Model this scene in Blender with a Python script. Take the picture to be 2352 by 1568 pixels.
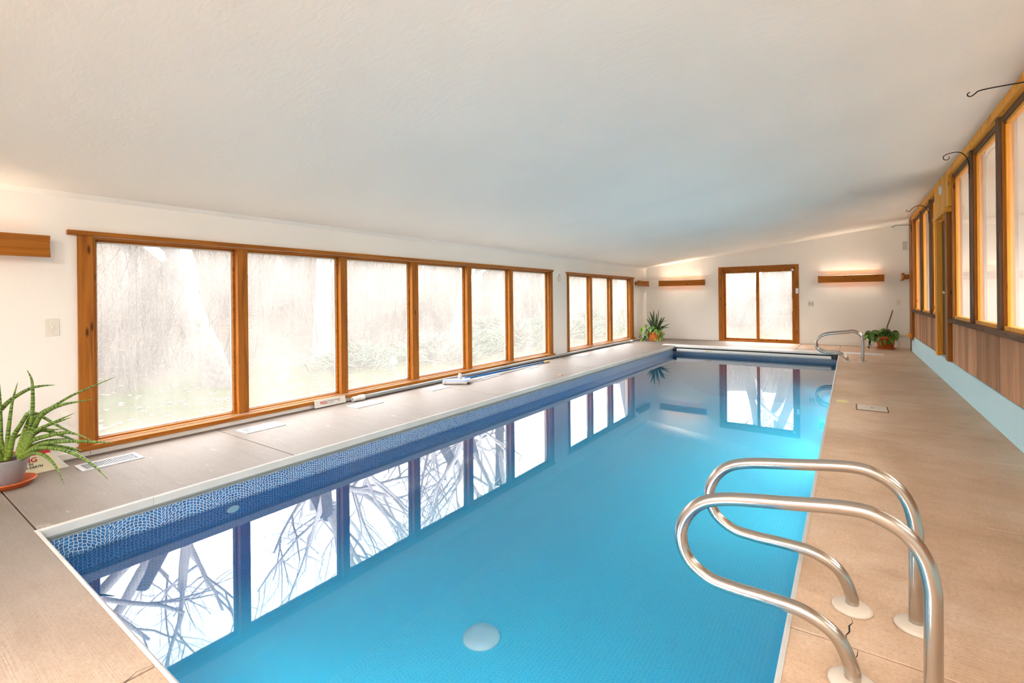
import bpy, bmesh, math, random
from mathutils import Vector, Matrix

# ------------------------------------------------------------------ clear
for o in list(bpy.data.objects):
    bpy.data.objects.remove(o, do_unlink=True)
SC = bpy.context.scene
COL = SC.collection
random.seed(7)
PI = math.pi

# ------------------------------------------------------------------ camera
# 16.9 mm wide angle lens, level, shifted down a little, tiny roll
F_PX, YAW, ROLL, CAM_H = 1101.9, 0.614026, -0.010289, 1.28
fw = Vector((-math.sin(YAW), math.cos(YAW), 0)); rt0 = Vector((math.cos(YAW), math.sin(YAW), 0)); up0 = Vector((0, 0, 1))
rt = rt0 * math.cos(ROLL) + up0 * math.sin(ROLL)
up = -rt0 * math.sin(ROLL) + up0 * math.cos(ROLL)
cd = bpy.data.cameras.new('camera'); cam = bpy.data.objects.new('camera', cd); COL.objects.link(cam)
cam.matrix_world = Matrix(((rt.x, up.x, -fw.x, 0), (rt.y, up.y, -fw.y, 0), (rt.z, up.z, -fw.z, CAM_H), (0, 0, 0, 1)))
cd.sensor_width = 36; cd.sensor_fit = 'HORIZONTAL'
cd.lens = 36 * F_PX / 2352
cd.shift_x = 0.0
cd.shift_y = -99.19 / 2352
cd.clip_start = 0.05; cd.clip_end = 300
SC.camera = cam

# ------------------------------------------------------------------ world: bright overcast sky
SKY = 1.68
w = bpy.data.worlds.new('overcast_sky'); SC.world = w; w.use_nodes = True
nt = w.node_tree; nt.nodes.clear()
wo = nt.nodes.new('ShaderNodeOutputWorld'); bg = nt.nodes.new('ShaderNodeBackground')
tc = nt.nodes.new('ShaderNodeTexCoord'); sx = nt.nodes.new('ShaderNodeSeparateXYZ')
mr = nt.nodes.new('ShaderNodeMapRange'); mr.inputs[1].default_value = 0; mr.inputs[2].default_value = 1
mr.inputs[3].default_value = 0.75; mr.inputs[4].default_value = 1.25
mu = nt.nodes.new('ShaderNodeMath'); mu.operation = 'MULTIPLY'; mu.inputs[1].default_value = SKY
nt.links.new(tc.outputs['Generated'], sx.inputs[0]); nt.links.new(sx.outputs['Z'], mr.inputs[0])
nt.links.new(mr.outputs[0], mu.inputs[0]); nt.links.new(mu.outputs[0], bg.inputs['Strength'])
bg.inputs['Color'].default_value = (0.99, 0.985, 1.0, 1)
nt.links.new(bg.outputs[0], wo.inputs[0])

# ------------------------------------------------------------------ view settings
vs = SC.view_settings
vs.view_transform = 'Standard'; vs.look = 'None'; vs.gamma = 1.0; vs.use_curve_mapping = False
vs.exposure = 3.14
LAMP = 1.5     # strength factor of the added warm tubes behind the wooden valances

SC.cycles.volume_bounces = 3
# ------------------------------------------------------------------ room dimensions (metres)
XL, XR, YB, YF = -5.22, 1.12, 14.72, -2.4       # wall faces: left, right, back (far), front (behind the camera)
ZL, ZR = 2.17, 2.975                            # ceiling height at left and right wall
PX0, PX1, PY0, PY1 = -3.745, -0.21, 0.66, 12.65 # pool opening
WZ = -0.197                                     # water level
PZ = -1.15                                      # pool floor
def ceil_z(x): return ZL + (ZR - ZL) * (x - XL) / (XR - XL)

# ================================================================== helpers
ORI = {}
def link(o, parent=None):
    COL.objects.link(o)
    if parent is not None: o.parent = parent
    return o
def props(o, label=None, cat=None, group=None, kind=None):
    if label: o['label'] = label
    if cat: o['category'] = cat
    if group: o['group'] = group
    if kind: o['kind'] = kind
    return o
def thing(name, loc, label=None, cat=None, group=None, kind=None):
    o = bpy.data.objects.new(name, None); o.location = loc; o.empty_display_size = .05
    COL.objects.link(o); ORI[o.name] = Vector(loc)
    return props(o, label, cat, group, kind)
def origin(o):
    v = Vector((0, 0, 0))
    while o is not None:
        v += ORI.get(o.name, Vector((0, 0, 0))); o = o.parent
    return v
def mk(name, verts, faces, mat, parent=None, smooth=False, label=None, cat=None, group=None, kind=None, uv=None):
    """one mesh object; vertices are given in world space and stored relative to the parent"""
    off = origin(parent) if parent is not None else Vector((0, 0, 0))
    me = bpy.data.meshes.new(name)
    me.from_pydata([tuple(Vector(v) - off) for v in verts], [], faces)
    me.validate()
    if smooth: me.polygons.foreach_set('use_smooth', [True] * len(me.polygons))
    if isinstance(mat, (list, tuple)):
        for m in mat: me.materials.append(m)
    else: me.materials.append(mat)
    o = bpy.data.objects.new(name, me); link(o, parent)
    return props(o, label, cat, group, kind)
def mk_bm(name, bm, mat, parent=None, smooth=False, **kw):
    bm.normal_update()
    me_v = [v.co.copy() for v in bm.verts]; bm.verts.index_update()
    me_f = [[v.index for v in f.verts] for f in bm.faces]; bm.free()
    return mk(name, me_v, me_f, mat, parent, smooth, **kw)
BOXF = [(0, 3, 2, 1), (4, 5, 6, 7), (0, 1, 5, 4), (1, 2, 6, 5), (2, 3, 7, 6), (3, 0, 4, 7)]
def boxv(x0, x1, y0, y1, z0, z1):
    return [(x0, y0, z0), (x1, y0, z0), (x1, y1, z0), (x0, y1, z0), (x0, y0, z1), (x1, y0, z1), (x1, y1, z1), (x0, y1, z1)]
def box(name, x0, x1, y0, y1, z0, z1, mat, parent=None, bevel=0.0, **kw):
    if bevel <= 0:
        return mk(name, boxv(x0, x1, y0, y1, z0, z1), BOXF, mat, parent, **kw)
    bm = bmesh.new()
    vs_ = [bm.verts.new(v) for v in boxv(x0, x1, y0, y1, z0, z1)]
    for f in BOXF: bm.faces.new([vs_[i] for i in f])
    bmesh.ops.bevel(bm, geom=list(bm.edges), offset=bevel, segments=1, affect='EDGES')
    return mk_bm(name, bm, mat, parent, **kw)
def boxes(name, lst, mat, parent=None, **kw):
    V, F = [], []
    for b in lst:
        n = len(V); V += boxv(*b); F += [tuple(i + n for i in f) for f in BOXF]
    return mk(name, V, F, mat, parent, **kw)
def merge(parts):
    V, F = [], []
    for v, f in parts:
        n = len(V); V += list(v); F += [tuple(i + n for i in q) for q in f]
    return V, F
def sweep(pts, radii, seg=10, cap=True, squash=None):
    """tube along points; radii scalar or list; returns verts, faces"""
    pts = [Vector(p) for p in pts]; n = len(pts)
    if not isinstance(radii, (list, tuple)): radii = [radii] * n
    V, F = [], []; nrm = None
    for i in range(n):
        t = (pts[min(i + 1, n - 1)] - pts[max(i - 1, 0)])
        if t.length < 1e-9: t = Vector((0, 0, 1))
        t.normalize()
        if nrm is None:
            a = Vector((0, 0, 1)) if abs(t.z) < .9 else Vector((1, 0, 0))
            nrm = (a - t * a.dot(t)).normalized()
        else:
            nrm = (nrm - t * nrm.dot(t))
            nrm = nrm.normalized() if nrm.length > 1e-6 else Vector((1, 0, 0))
        b = t.cross(nrm)
        for k in range(seg):
            an = 2 * PI * k / seg
            V.append(pts[i] + (nrm * math.cos(an) + b * math.sin(an)) * radii[i])
    for i in range(n - 1):
        for k in range(seg):
            a, b_ = i * seg + k, i * seg + (k + 1) % seg
            F.append((a, b_, b_ + seg, a + seg))
    if cap:
        F.append(tuple(range(seg - 1, -1, -1))); F.append(tuple(range((n - 1) * seg, n * seg)))
    return V, F
def tube(name, pts, r, mat, parent=None, seg=12, cap=True, **kw):
    V, F = sweep(pts, r, seg, cap); return mk(name, V, F, mat, parent, smooth=True, **kw)
def spline(pts, sub=8):
    """Catmull-Rom through points"""
    P = [Vector(p) for p in pts]; P = [2 * P[0] - P[1]] + P + [2 * P[-1] - P[-2]]; out = []
    for i in range(1, len(P) - 2):
        for k in range(sub):
            t = k / sub
            out.append(0.5 * ((2 * P[i]) + (P[i + 1] - P[i - 1]) * t + (2 * P[i - 1] - 5 * P[i] + 4 * P[i + 1] - P[i + 2]) * t * t
                              + (3 * P[i] - P[i - 1] - 3 * P[i + 1] + P[i + 2]) * t ** 3))
    out.append(P[-2]); return out
def fillet(pts, radii, sub=8):
    """polyline with rounded corners (arc-like quadratic blends)"""
    P = [Vector(p) for p in pts]; out = [P[0]]
    for i in range(1, len(P) - 1):
        a = (P[i - 1] - P[i]); b = (P[i + 1] - P[i]); r = radii[i - 1]
        r = min(r, a.length * .499, b.length * .499)
        p0 = P[i] + a.normalized() * r; p1 = P[i] + b.normalized() * r
        for k in range(sub + 1):
            t = k / sub
            # rational quadratic close to a circular arc
            wgt = math.sin(a.angle(b) / 2)
            den = (1 - t) ** 2 + 2 * wgt * t * (1 - t) + t * t
            out.append((p0 * (1 - t) ** 2 + P[i] * 2 * wgt * t * (1 - t) + p1 * t * t) / den)
    out.append(P[-1]); return out
def lathe(name, prof, center, mat, parent=None, seg=32, smooth=True, **kw):
    cx, cy, cz = center; V, F = [], []
    for r, z in prof:
        for k in range(seg):
            a = 2 * PI * k / seg; V.append((cx + r * math.cos(a), cy + r * math.sin(a), cz + z))
    n = len(prof)
    for i in range(n - 1):
        for k in range(seg):
            a, b = i * seg + k, i * seg + (k + 1) % seg
            F.append((a, b, b + seg, a + seg))
    F.append(tuple(range(seg - 1, -1, -1))); F.append(tuple(range((n - 1) * seg, n * seg)))
    return mk(name, V, F, mat, parent, smooth=smooth, **kw)
def prism_y(name, prof, y0, y1, mat, parent=None, **kw):
    """profile of (x,z) extruded along Y"""
    n = len(prof); V = [(x, y0, z) for x, z in prof] + [(x, y1, z) for x, z in prof]
    F = [tuple(range(n - 1, -1, -1)), tuple(range(n, 2 * n))] + [(i, (i + 1) % n, (i + 1) % n + n, i + n) for i in range(n)]
    F = [tuple(reversed(f)) for f in F]
    return mk(name, V, F, mat, parent, **kw)
def prism_x(name, prof, x0, x1, mat, parent=None, **kw):
    n = len(prof); V = [(x0, y, z) for y, z in prof] + [(x1, y, z) for y, z in prof]
    F = [tuple(range(n - 1, -1, -1)), tuple(range(n, 2 * n))] + [(i, (i + 1) % n, (i + 1) % n + n, i + n) for i in range(n)]
    return mk(name, V, F, mat, parent, **kw)
def text(name, body, mat, parent, mw, size, align='LEFT', bold=0.0):
    """flat lettering turned into a mesh, placed by a matrix"""
    cu = bpy.data.curves.new(name, 'FONT'); cu.body = body; cu.size = size; cu.align_x = align
    cu.offset = bold; cu.resolution_u = 3; cu.extrude = 0.0003
    ob = bpy.data.objects.new(name, cu); COL.objects.link(ob)
    dg = bpy.context.evaluated_depsgraph_get()
    me = bpy.data.meshes.new_from_object(ob.evaluated_get(dg))
    bpy.data.objects.remove(ob, do_unlink=True); bpy.data.curves.remove(cu)
    off = origin(parent)
    me.transform(Matrix.Translation(-off) @ mw); me.materials.clear(); me.materials.append(mat)
    o = bpy.data.objects.new(name, me); link(o, parent); return o

# ================================================================== materials
def mat_new(name):
    m = bpy.data.materials.new(name); m.use_nodes = True; t = m.node_tree; t.nodes.clear()
    return m, t, (lambda ty, **kw: _n(t, ty, kw))
def _n(t, ty, kw):
    n = t.nodes.new('ShaderNode' + ty)
    for k, v in kw.items(): setattr(n, k, v)
    return n
def ramp(N, stops):
    r = N('ValToRGB'); e = r.color_ramp.elements
    while len(e) < len(stops): e.new(.5)
    for i, (p, c) in enumerate(stops):
        e[i].position = p; e[i].color = (*c, 1) if len(c) == 3 else c
    return r
def simple(name, col, rough=.5, metal=0.0, spec=.5, noise=0.0, nscale=20, bump=0.0, bscale=60, rnd=0.0):
    m, t, N = mat_new(name); L = t.links.new
    out = N('OutputMaterial'); b = N('BsdfPrincipled'); L(b.outputs[0], out.inputs[0])
    b.inputs['Roughness'].default_value = rough; b.inputs['Metallic'].default_value = metal
    b.inputs['Specular IOR Level'].default_value = spec
    tc = N('TexCoord')
    no = N('TexNoise'); no.inputs['Scale'].default_value = nscale; no.inputs['Detail'].default_value = 4
    L(tc.outputs['Object'], no.inputs['Vector'])
    k = max(noise, .02)
    r = ramp(N, [(.3, tuple(c * (1 - k) for c in col)), (.7, tuple(min(1, c * (1 + k)) for c in col))])
    L(no.outputs['Fac'], r.inputs[0]); src = r.outputs[0]
    if rnd > 0:
        oi = N('ObjectInfo'); mp = N('MapRange'); mp.inputs[3].default_value = 1 - rnd; mp.inputs[4].default_value = 1 + rnd
        L(oi.outputs['Random'], mp.inputs[0]); h = N('HueSaturation'); L(mp.outputs[0], h.inputs['Value']); L(src, h.inputs['Color']); src = h.outputs[0]
    L(src, b.inputs['Base Color'])
    if bump > 0:
        bn = N('TexNoise'); bn.inputs['Scale'].default_value = bscale; bn.inputs['Detail'].default_value = 3
        L(tc.outputs['Object'], bn.inputs['Vector'])
        bu = N('Bump'); bu.inputs['Strength'].default_value = bump; bu.inputs['Distance'].default_value = .01
        L(bn.outputs['Fac'], bu.inputs['Height']); L(bu.outputs[0], b.inputs['Normal'])
    return m
def wood(name, c1, c2, axis, rough=.5, knots=True, rnd=.12, fine=1.0, spec=.22):
    m, t, N = mat_new(name); L = t.links.new
    out = N('OutputMaterial'); b = N('BsdfPrincipled'); L(b.outputs[0], out.inputs[0]); b.inputs['Roughness'].default_value = rough
    b.inputs['Specular IOR Level'].default_value = spec
    tc = N('TexCoord'); mp = N('Mapping'); oi = N('ObjectInfo')
    s = [26 * fine, 26 * fine, 26 * fine]; s[axis] = 1.3
    mp.inputs['Scale'].default_value = s
    L(tc.outputs['Object'], mp.inputs['Vector'])
    cb = N('CombineXYZ'); mm = N('Math', operation='MULTIPLY'); mm.inputs[1].default_value = 37
    L(oi.outputs['Random'], mm.inputs[0])
    for i in range(3): L(mm.outputs[0], cb.inputs[i])
    L(cb.outputs[0], mp.inputs['Location'])
    no = N('TexNoise'); no.inputs['Scale'].default_value = 1.0; no.inputs['Detail'].default_value = 6; no.inputs['Distortion'].default_value = .8
    L(mp.outputs[0], no.inputs['Vector'])
    r = ramp(N, [(.30, c2), (.52, c1), (.72, tuple(min(1, c * 1.15) for c in c1))])
    L(no.outputs['Fac'], r.inputs[0]); src = r.outputs[0]
    if knots:
        mk_ = N('Mapping'); ks = [9, 9, 9]; ks[axis] = 2.4; mk_.inputs['Scale'].default_value = ks
        L(tc.outputs['Object'], mk_.inputs['Vector']); L(cb.outputs[0], mk_.inputs['Location'])
        vo = N('TexVoronoi'); vo.inputs['Scale'].default_value = 1.0; L(mk_.outputs[0], vo.inputs['Vector'])
        kr = ramp(N, [(.05, (1, 1, 1)), (.13, (0, 0, 0))]); L(vo.outputs['Distance'], kr.inputs[0])
        mx = N('MixRGB'); L(kr.outputs[0], mx.inputs[0]); L(src, mx.inputs[1]); mx.inputs[2].default_value = (*[c * .35 for c in c2], 1); src = mx.outputs[0]
    mpr = N('MapRange'); mpr.inputs[3].default_value = 1 - rnd; mpr.inputs[4].default_value = 1 + rnd
    L(oi.outputs['Random'], mpr.inputs[0]); h = N('HueSaturation'); L(mpr.outputs[0], h.inputs['Value']); L(src, h.inputs['Color'])
    L(h.outputs[0], b.inputs['Base Color'])
    bu = N('Bump'); bu.inputs['Strength'].default_value = .15; bu.inputs['Distance'].default_value = .004
    L(no.outputs['Fac'], bu.inputs['Height']); L(bu.outputs[0], b.inputs['Normal'])
    return m
CE1, CE2 = (.37, .125, .013), (.24, .068, .006)      # cedar, light and dark streak
M = {}
for ax, n in enumerate('xyz'):
    M['wood_' + n] = wood('stained_cedar_' + n, CE1, CE2, ax)
    M['bright_' + n] = wood('honey_cedar_' + n, (.94, .42, .055), (.76, .30, .034), ax, spec=.2)
    M['dark_' + n] = wood('weathered_brown_' + n, (.17, .10, .062), (.09, .052, .032), ax, rough=.8, knots=False)
M['siding'] = wood('rough_brown_siding', (.56, .31, .18), (.31, .17, .10), 2, rough=.9, knots=False, rnd=.3, fine=2.2, spec=.2)
M['doorwood'] = wood('dark_textured_door', (.20, .095, .028), (.09, .04, .012), 2, rough=.7, knots=False, fine=2.5)
M['void'] = simple('black_gap', (.012, .008, .006), .9)
M['white_paint'] = simple('white_paint', (.80, .79, .76), .4)
M['vent_white'] = simple('white_register_metal', (.52, .52, .52), .35)
M['vent_grey'] = simple('register_slats', (.30, .31, .32), .4)
M['vent_dark'] = simple('register_duct', (.16, .16, .17), .8)
M['plate'] = simple('cream_plate', (.76, .71, .62), .4)
M['plate_dark'] = simple('plate_slot', (.42, .36, .29), .6)
M['speaker'] = simple('grey_speaker_cloth', (.56, .54, .49), .8)
M['coping'] = simple('white_coping', (.56, .545, .515), .35, noise=.04, nscale=6)
M['track'] = simple('grey_cover_track', (.22, .24, .23), .5)
M['lid'] = simple('white_cover_lid', (.82, .81, .80), .35)
M['bar'] = simple('white_aluminium_bar', (.80, .80, .80), .3)
M['black'] = simple('black_plastic', (.02, .02, .022), .45)
M['iron'] = simple('black_wrought_iron', (.012, .011, .010), .5)
M['cream'] = simple('cream_plastic', (.64, .56, .465), .35)
M['hose'] = simple('grey_pvc_pipe', (.30, .31, .31), .32)
M['cuff'] = simple('white_cuff', (.80, .78, .74), .3)
M['blue_pole'] = simple('blue_anodised_pole', (.012, .12, .36), .25)
M['vac_blue'] = simple('pale_blue_plastic', (.42, .52, .85), .35)
M['tan_grip'] = simple('tan_grip', (.70, .52, .26), .5)
M['terra'] = simple('terracotta_plastic', (.58, .115, .022), .4, noise=.08, nscale=9)
M['terra2'] = simple('orange_terracotta', (.60, .17, .035), .5, noise=.1, nscale=9)
M['pot_grey'] = simple('grey_plastic_pot', (.27, .25, .26), .45, noise=.06, nscale=80)
M['soil'] = simple('potting_soil', (.045, .026, .014), .95, noise=.4, nscale=60, bump=.5)
M['sign_cream'] = simple('cream_sign', (.80, .72, .50), .35)
M['sign_white'] = simple('white_sign', (.72, .70, .66), .3)
M['red'] = simple('sign_red', (.52, .012, .012), .4)
M['ink'] = simple('black_ink', (.02, .02, .02), .5)
M['ink_grey'] = simple('grey_ink', (.22, .20, .17), .5)
M['stick'] = simple('brown_stick', (.30, .15, .06), .8, noise=.3, nscale=40)
M['leaf'] = simple('green_leaf', (.075, .20, .022), .35, noise=.35, nscale=18, rnd=.35)
M['leaf_lt'] = simple('light_green_leaf', (.22, .36, .05), .4, noise=.35, nscale=24, rnd=.3)
M['leaf_dk'] = simple('dark_strap_leaf', (.035, .075, .018), .35, noise=.4, nscale=30, rnd=.3)
M['shell'] = simple('dry_leaf', (.75, .38, .18), .6)
M['cap_yel'] = simple('yellowed_cap', (.78, .68, .30), .4)
M['bark'] = simple('tree_bark', (.06, .057, .055), .95, noise=.3, nscale=14, bump=.5, bscale=20)
M['twig'] = simple('hazed_twig_bark', (.55, .53, .52), .95)  # haze put into the colour: twigs paled to soften them against the sky
M['brush'] = simple('brown_brush', (.040, .031, .024), .95, noise=.3, rnd=.25)
M['juniper'] = simple('green_juniper', (.03, .06, .032), .9, noise=.35, nscale=9)
M['litter'] = simple('fallen_leaves', (.20, .125, .05), .9, noise=.3)
M['house'] = simple('house_plaster', (.80, .75, .67), .7)
M['house_floor'] = simple('house_floor', (.36, .27, .20), .6)

def wall_mat(name, col, bump, bscale, stretch=(1, 1, 1)):
    m, t, N = mat_new(name); L = t.links.new
    out = N('OutputMaterial'); b = N('BsdfPrincipled'); L(b.outputs[0], out.inputs[0])
    b.inputs['Roughness'].default_value = .65; b.inputs['Specular IOR Level'].default_value = .25
    tc = N('TexCoord'); no = N('TexNoise'); no.inputs['Scale'].default_value = .7; no.inputs['Detail'].default_value = 3
    L(tc.outputs['Object'], no.inputs['Vector'])
    r = ramp(N, [(.3, tuple(c * .975 for c in col)), (.7, tuple(min(1, c * 1.02) for c in col))]); L(no.outputs['Fac'], r.inputs[0])
    L(r.outputs[0], b.inputs['Base Color'])
    mp = N('Mapping'); mp.inputs['Scale'].default_value = stretch; L(tc.outputs['Object'], mp.inputs['Vector'])
    bn = N('TexNoise'); bn.inputs['Scale'].default_value = bscale; bn.inputs['Detail'].default_value = 5; bn.inputs['Distortion'].default_value = .6
    L(mp.outputs[0], bn.inputs['Vector'])
    bu = N('Bump'); bu.inputs['Strength'].default_value = bump; bu.inputs['Distance'].default_value = .006
    L(bn.outputs['Fac'], bu.inputs['Height']); L(bu.outputs[0], b.inputs['Normal'])
    return m
M['wall'] = wall_mat('cream_plaster_wall', (.88, .842, .782), .18, 55)
M['ceiling'] = wall_mat('cream_trowelled_ceiling', (.92, .885, .83), .35, 13, (1, 2.2, 1))
M['curb'] = wall_mat('pale_blue_painted_curb', (.60, .88, .99), .6, 30, (6, .6, 6))

def deck_mat():
    m, t, N = mat_new('broomed_tan_concrete'); L = t.links.new
    out = N('OutputMaterial'); b = N('BsdfPrincipled'); L(b.outputs[0], out.inputs[0])
    b.inputs['Specular IOR Level'].default_value = .22
    tc = N('TexCoord'); sp = N('SeparateXYZ'); L(tc.outputs['Object'], sp.inputs[0])
    # light evened out in the colour: paler brown house side, darker along the windows
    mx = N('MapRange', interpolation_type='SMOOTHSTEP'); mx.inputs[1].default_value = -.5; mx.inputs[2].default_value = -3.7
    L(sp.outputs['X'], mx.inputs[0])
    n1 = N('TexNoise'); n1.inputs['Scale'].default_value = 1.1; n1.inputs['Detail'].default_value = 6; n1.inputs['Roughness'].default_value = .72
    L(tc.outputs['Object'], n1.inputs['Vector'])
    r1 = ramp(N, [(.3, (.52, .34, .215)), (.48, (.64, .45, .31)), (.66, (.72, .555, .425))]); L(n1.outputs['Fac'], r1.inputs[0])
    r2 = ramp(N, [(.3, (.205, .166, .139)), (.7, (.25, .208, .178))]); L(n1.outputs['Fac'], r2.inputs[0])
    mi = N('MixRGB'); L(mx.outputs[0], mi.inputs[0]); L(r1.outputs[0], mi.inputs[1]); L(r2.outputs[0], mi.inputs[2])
    mp = N('Mapping'); mp.inputs['Scale'].default_value = (1.1, 6, 1); L(tc.outputs['Object'], mp.inputs['Vector'])
    n2 = N('TexNoise'); n2.inputs['Scale'].default_value = 2.2; n2.inputs['Detail'].default_value = 6; L(mp.outputs[0], n2.inputs['Vector'])
    r3 = ramp(N, [(.34, (.78, .75, .72)), (.52, (1, 1, 1))]); L(n2.outputs['Fac'], r3.inputs[0])
    ml = N('MixRGB', blend_type='MULTIPLY'); ml.inputs[0].default_value = .3; L(mi.outputs[0], ml.inputs[1]); L(r3.outputs[0], ml.inputs[2])
    n3 = N('TexNoise'); n3.inputs['Scale'].default_value = 70; n3.inputs['Detail'].default_value = 8; n3.inputs['Roughness'].default_value = .75; L(tc.outputs['Object'], n3.inputs['Vector'])
    r4 = ramp(N, [(.3, (.74, .72, .70)), (.5, (1, 1, 1)), (.7, (1.12, 1.12, 1.12))]); L(n3.outputs['Fac'], r4.inputs[0])
    m2 = N('MixRGB', blend_type='MULTIPLY'); m2.inputs[0].default_value = 1; L(ml.outputs[0], m2.inputs[1]); L(r4.outputs[0], m2.inputs[2])
    # pale mineral stains
    n4 = N('TexNoise'); n4.inputs['Scale'].default_value = 3.3; n4.inputs['Detail'].default_value = 7; n4.inputs['Roughness'].default_value = .7
    mp4 = N('Mapping'); mp4.inputs['Location'].default_value = (3.1, 7.7, 0); mp4.inputs['Scale'].default_value = (1, 2.2, 1)
    L(tc.outputs['Object'], mp4.inputs['Vector']); L(mp4.outputs[0], n4.inputs['Vector'])
    r5 = ramp(N, [(.62, (0, 0, 0)), (.74, (1, 1, 1))]); L(n4.outputs['Fac'], r5.inputs[0])
    k5 = N('Math', operation='MULTIPLY'); k5.inputs[1].default_value = .45; L(r5.outputs[0], k5.inputs[0])
    m3 = N('MixRGB'); L(k5.outputs[0], m3.inputs[0]); L(m2.outputs[0], m3.inputs[1]); m3.inputs[2].default_value = (.66, .56, .47, 1)
    L(m3.outputs[0], b.inputs['Base Color'])
    rr = N('MapRange'); rr.inputs[3].default_value = .42; rr.inputs[4].default_value = .62; L(n1.outputs['Fac'], rr.inputs[0]); L(rr.outputs[0], b.inputs['Roughness'])
    mb = N('Mapping'); mb.inputs['Scale'].default_value = (1.2, 150, 1); L(tc.outputs['Object'], mb.inputs['Vector'])
    nb = N('TexNoise'); nb.inputs['Scale'].default_value = 1.5; nb.inputs['Detail'].default_value = 3; L(mb.outputs[0], nb.inputs['Vector'])
    bu = N('Bump'); bu.inputs['Strength'].default_value = .6; bu.inputs['Distance'].default_value = .004
    L(nb.outputs['Fac'], bu.inputs['Height']); L(bu.outputs[0], b.inputs['Normal'])
    return m
M['deck'] = deck_mat()
M['joint'] = simple('dark_joint', (.13, .085, .055), .9)

def liner_mat(name, tile_a, tile_b, grout, axis_u, tile=.021, foot=None):
    """vinyl liner print: small mosaic tiles laid in fans"""
    m, t, N = mat_new(name); L = t.links.new
    out = N('OutputMaterial'); b = N('BsdfPrincipled'); L(b.outputs[0], out.inputs[0]); b.inputs['Roughness'].default_value = .25
    tc = N('TexCoord'); sp = N('SeparateXYZ'); L(tc.outputs['Object'], sp.inputs[0])
    def mth(op, a, bb=None):
        n = N('Math', operation=op)
        for i, v in enumerate((a, bb)):
            if v is None: continue
            if isinstance(v, (int, float)): n.inputs[i].default_value = v
            else: L(v, n.inputs[i])
        return n.outputs[0]
    if axis_u == 'floor': u, v = sp.outputs['X'], sp.outputs['Y']
    else: u, v = sp.outputs[axis_u], sp.outputs['Z']
    fan = .30
    fu = mth('SUBTRACT', mth('FRACT', mth('DIVIDE', u, fan)), .5)        # -.5 .. .5 in the fan
    arc = mth('MULTIPLY', mth('MULTIPLY', fu, fu), fan * 1.15)             # rows bend down towards the fan edges
    vv = mth('ADD', v, arc)
    cb = N('CombineXYZ'); L(mth('DIVIDE', u, tile), cb.inputs[0]); L(mth('DIVIDE', vv, tile * .92), cb.inputs[1])
    vo = N('TexVoronoi', feature='DISTANCE_TO_EDGE', voronoi_dimensions='2D'); vo.inputs['Scale'].default_value = 1; vo.inputs['Randomness'].default_value = .42
    L(cb.outputs[0], vo.inputs['Vector'])
    vc = N('TexVoronoi', feature='F1', voronoi_dimensions='2D'); vc.inputs['Scale'].default_value = 1; vc.inputs['Randomness'].default_value = .42
    L(cb.outputs[0], vc.inputs['Vector'])
    tr = ramp(N, [(0.0, tile_a), (1.0, tile_b)]); sc_ = N('SeparateColor'); L(vc.outputs['Color'], sc_.inputs[0]); L(sc_.outputs[0], tr.inputs[0])
    gr = ramp(N, [(.05, (1, 1, 1)), (.10, (0, 0, 0))]); L(vo.outputs['Distance'], gr.inputs[0])
    mi = N('MixRGB'); L(gr.outputs[0], mi.inputs[0]); L(tr.outputs[0], mi.inputs[1]); mi.inputs[2].default_value = (*grout, 1)
    src = mi.outputs[0]
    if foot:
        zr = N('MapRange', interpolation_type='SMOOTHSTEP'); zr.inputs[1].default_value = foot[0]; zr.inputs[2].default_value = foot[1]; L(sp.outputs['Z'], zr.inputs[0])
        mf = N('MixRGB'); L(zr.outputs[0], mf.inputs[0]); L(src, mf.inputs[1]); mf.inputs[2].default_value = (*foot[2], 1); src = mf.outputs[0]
    L(src, b.inputs['Base Color'])
    return m
TA, TB, TG = (.012, .085, .26), (.03, .17, .42), (.62, .66, .66)
M['liner_y'] = liner_mat('mosaic_liner_side', TA, TB, TG, 'Y')
M['liner_x'] = liner_mat('mosaic_liner_end', TA, TB, TG, 'X')
M['liner_wall_y'] = liner_mat('blue_liner_side', (.004, .075, .29), (.008, .11, .37), (.02, .19, .45), 'Y', foot=(-.72, PZ, (.06, .66, .95)))  # shade put into the colour: dark wall fading to floor blue with depth
M['liner_wall_x'] = liner_mat('blue_liner_end', (.006, .11, .36), (.012, .16, .46), (.03, .26, .54), 'X')
M['liner_floor'] = liner_mat('pale_blue_liner_floor', (.05, .64, .94), (.07, .69, .96), (.17, .78, .97), 'floor', .03)

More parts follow.
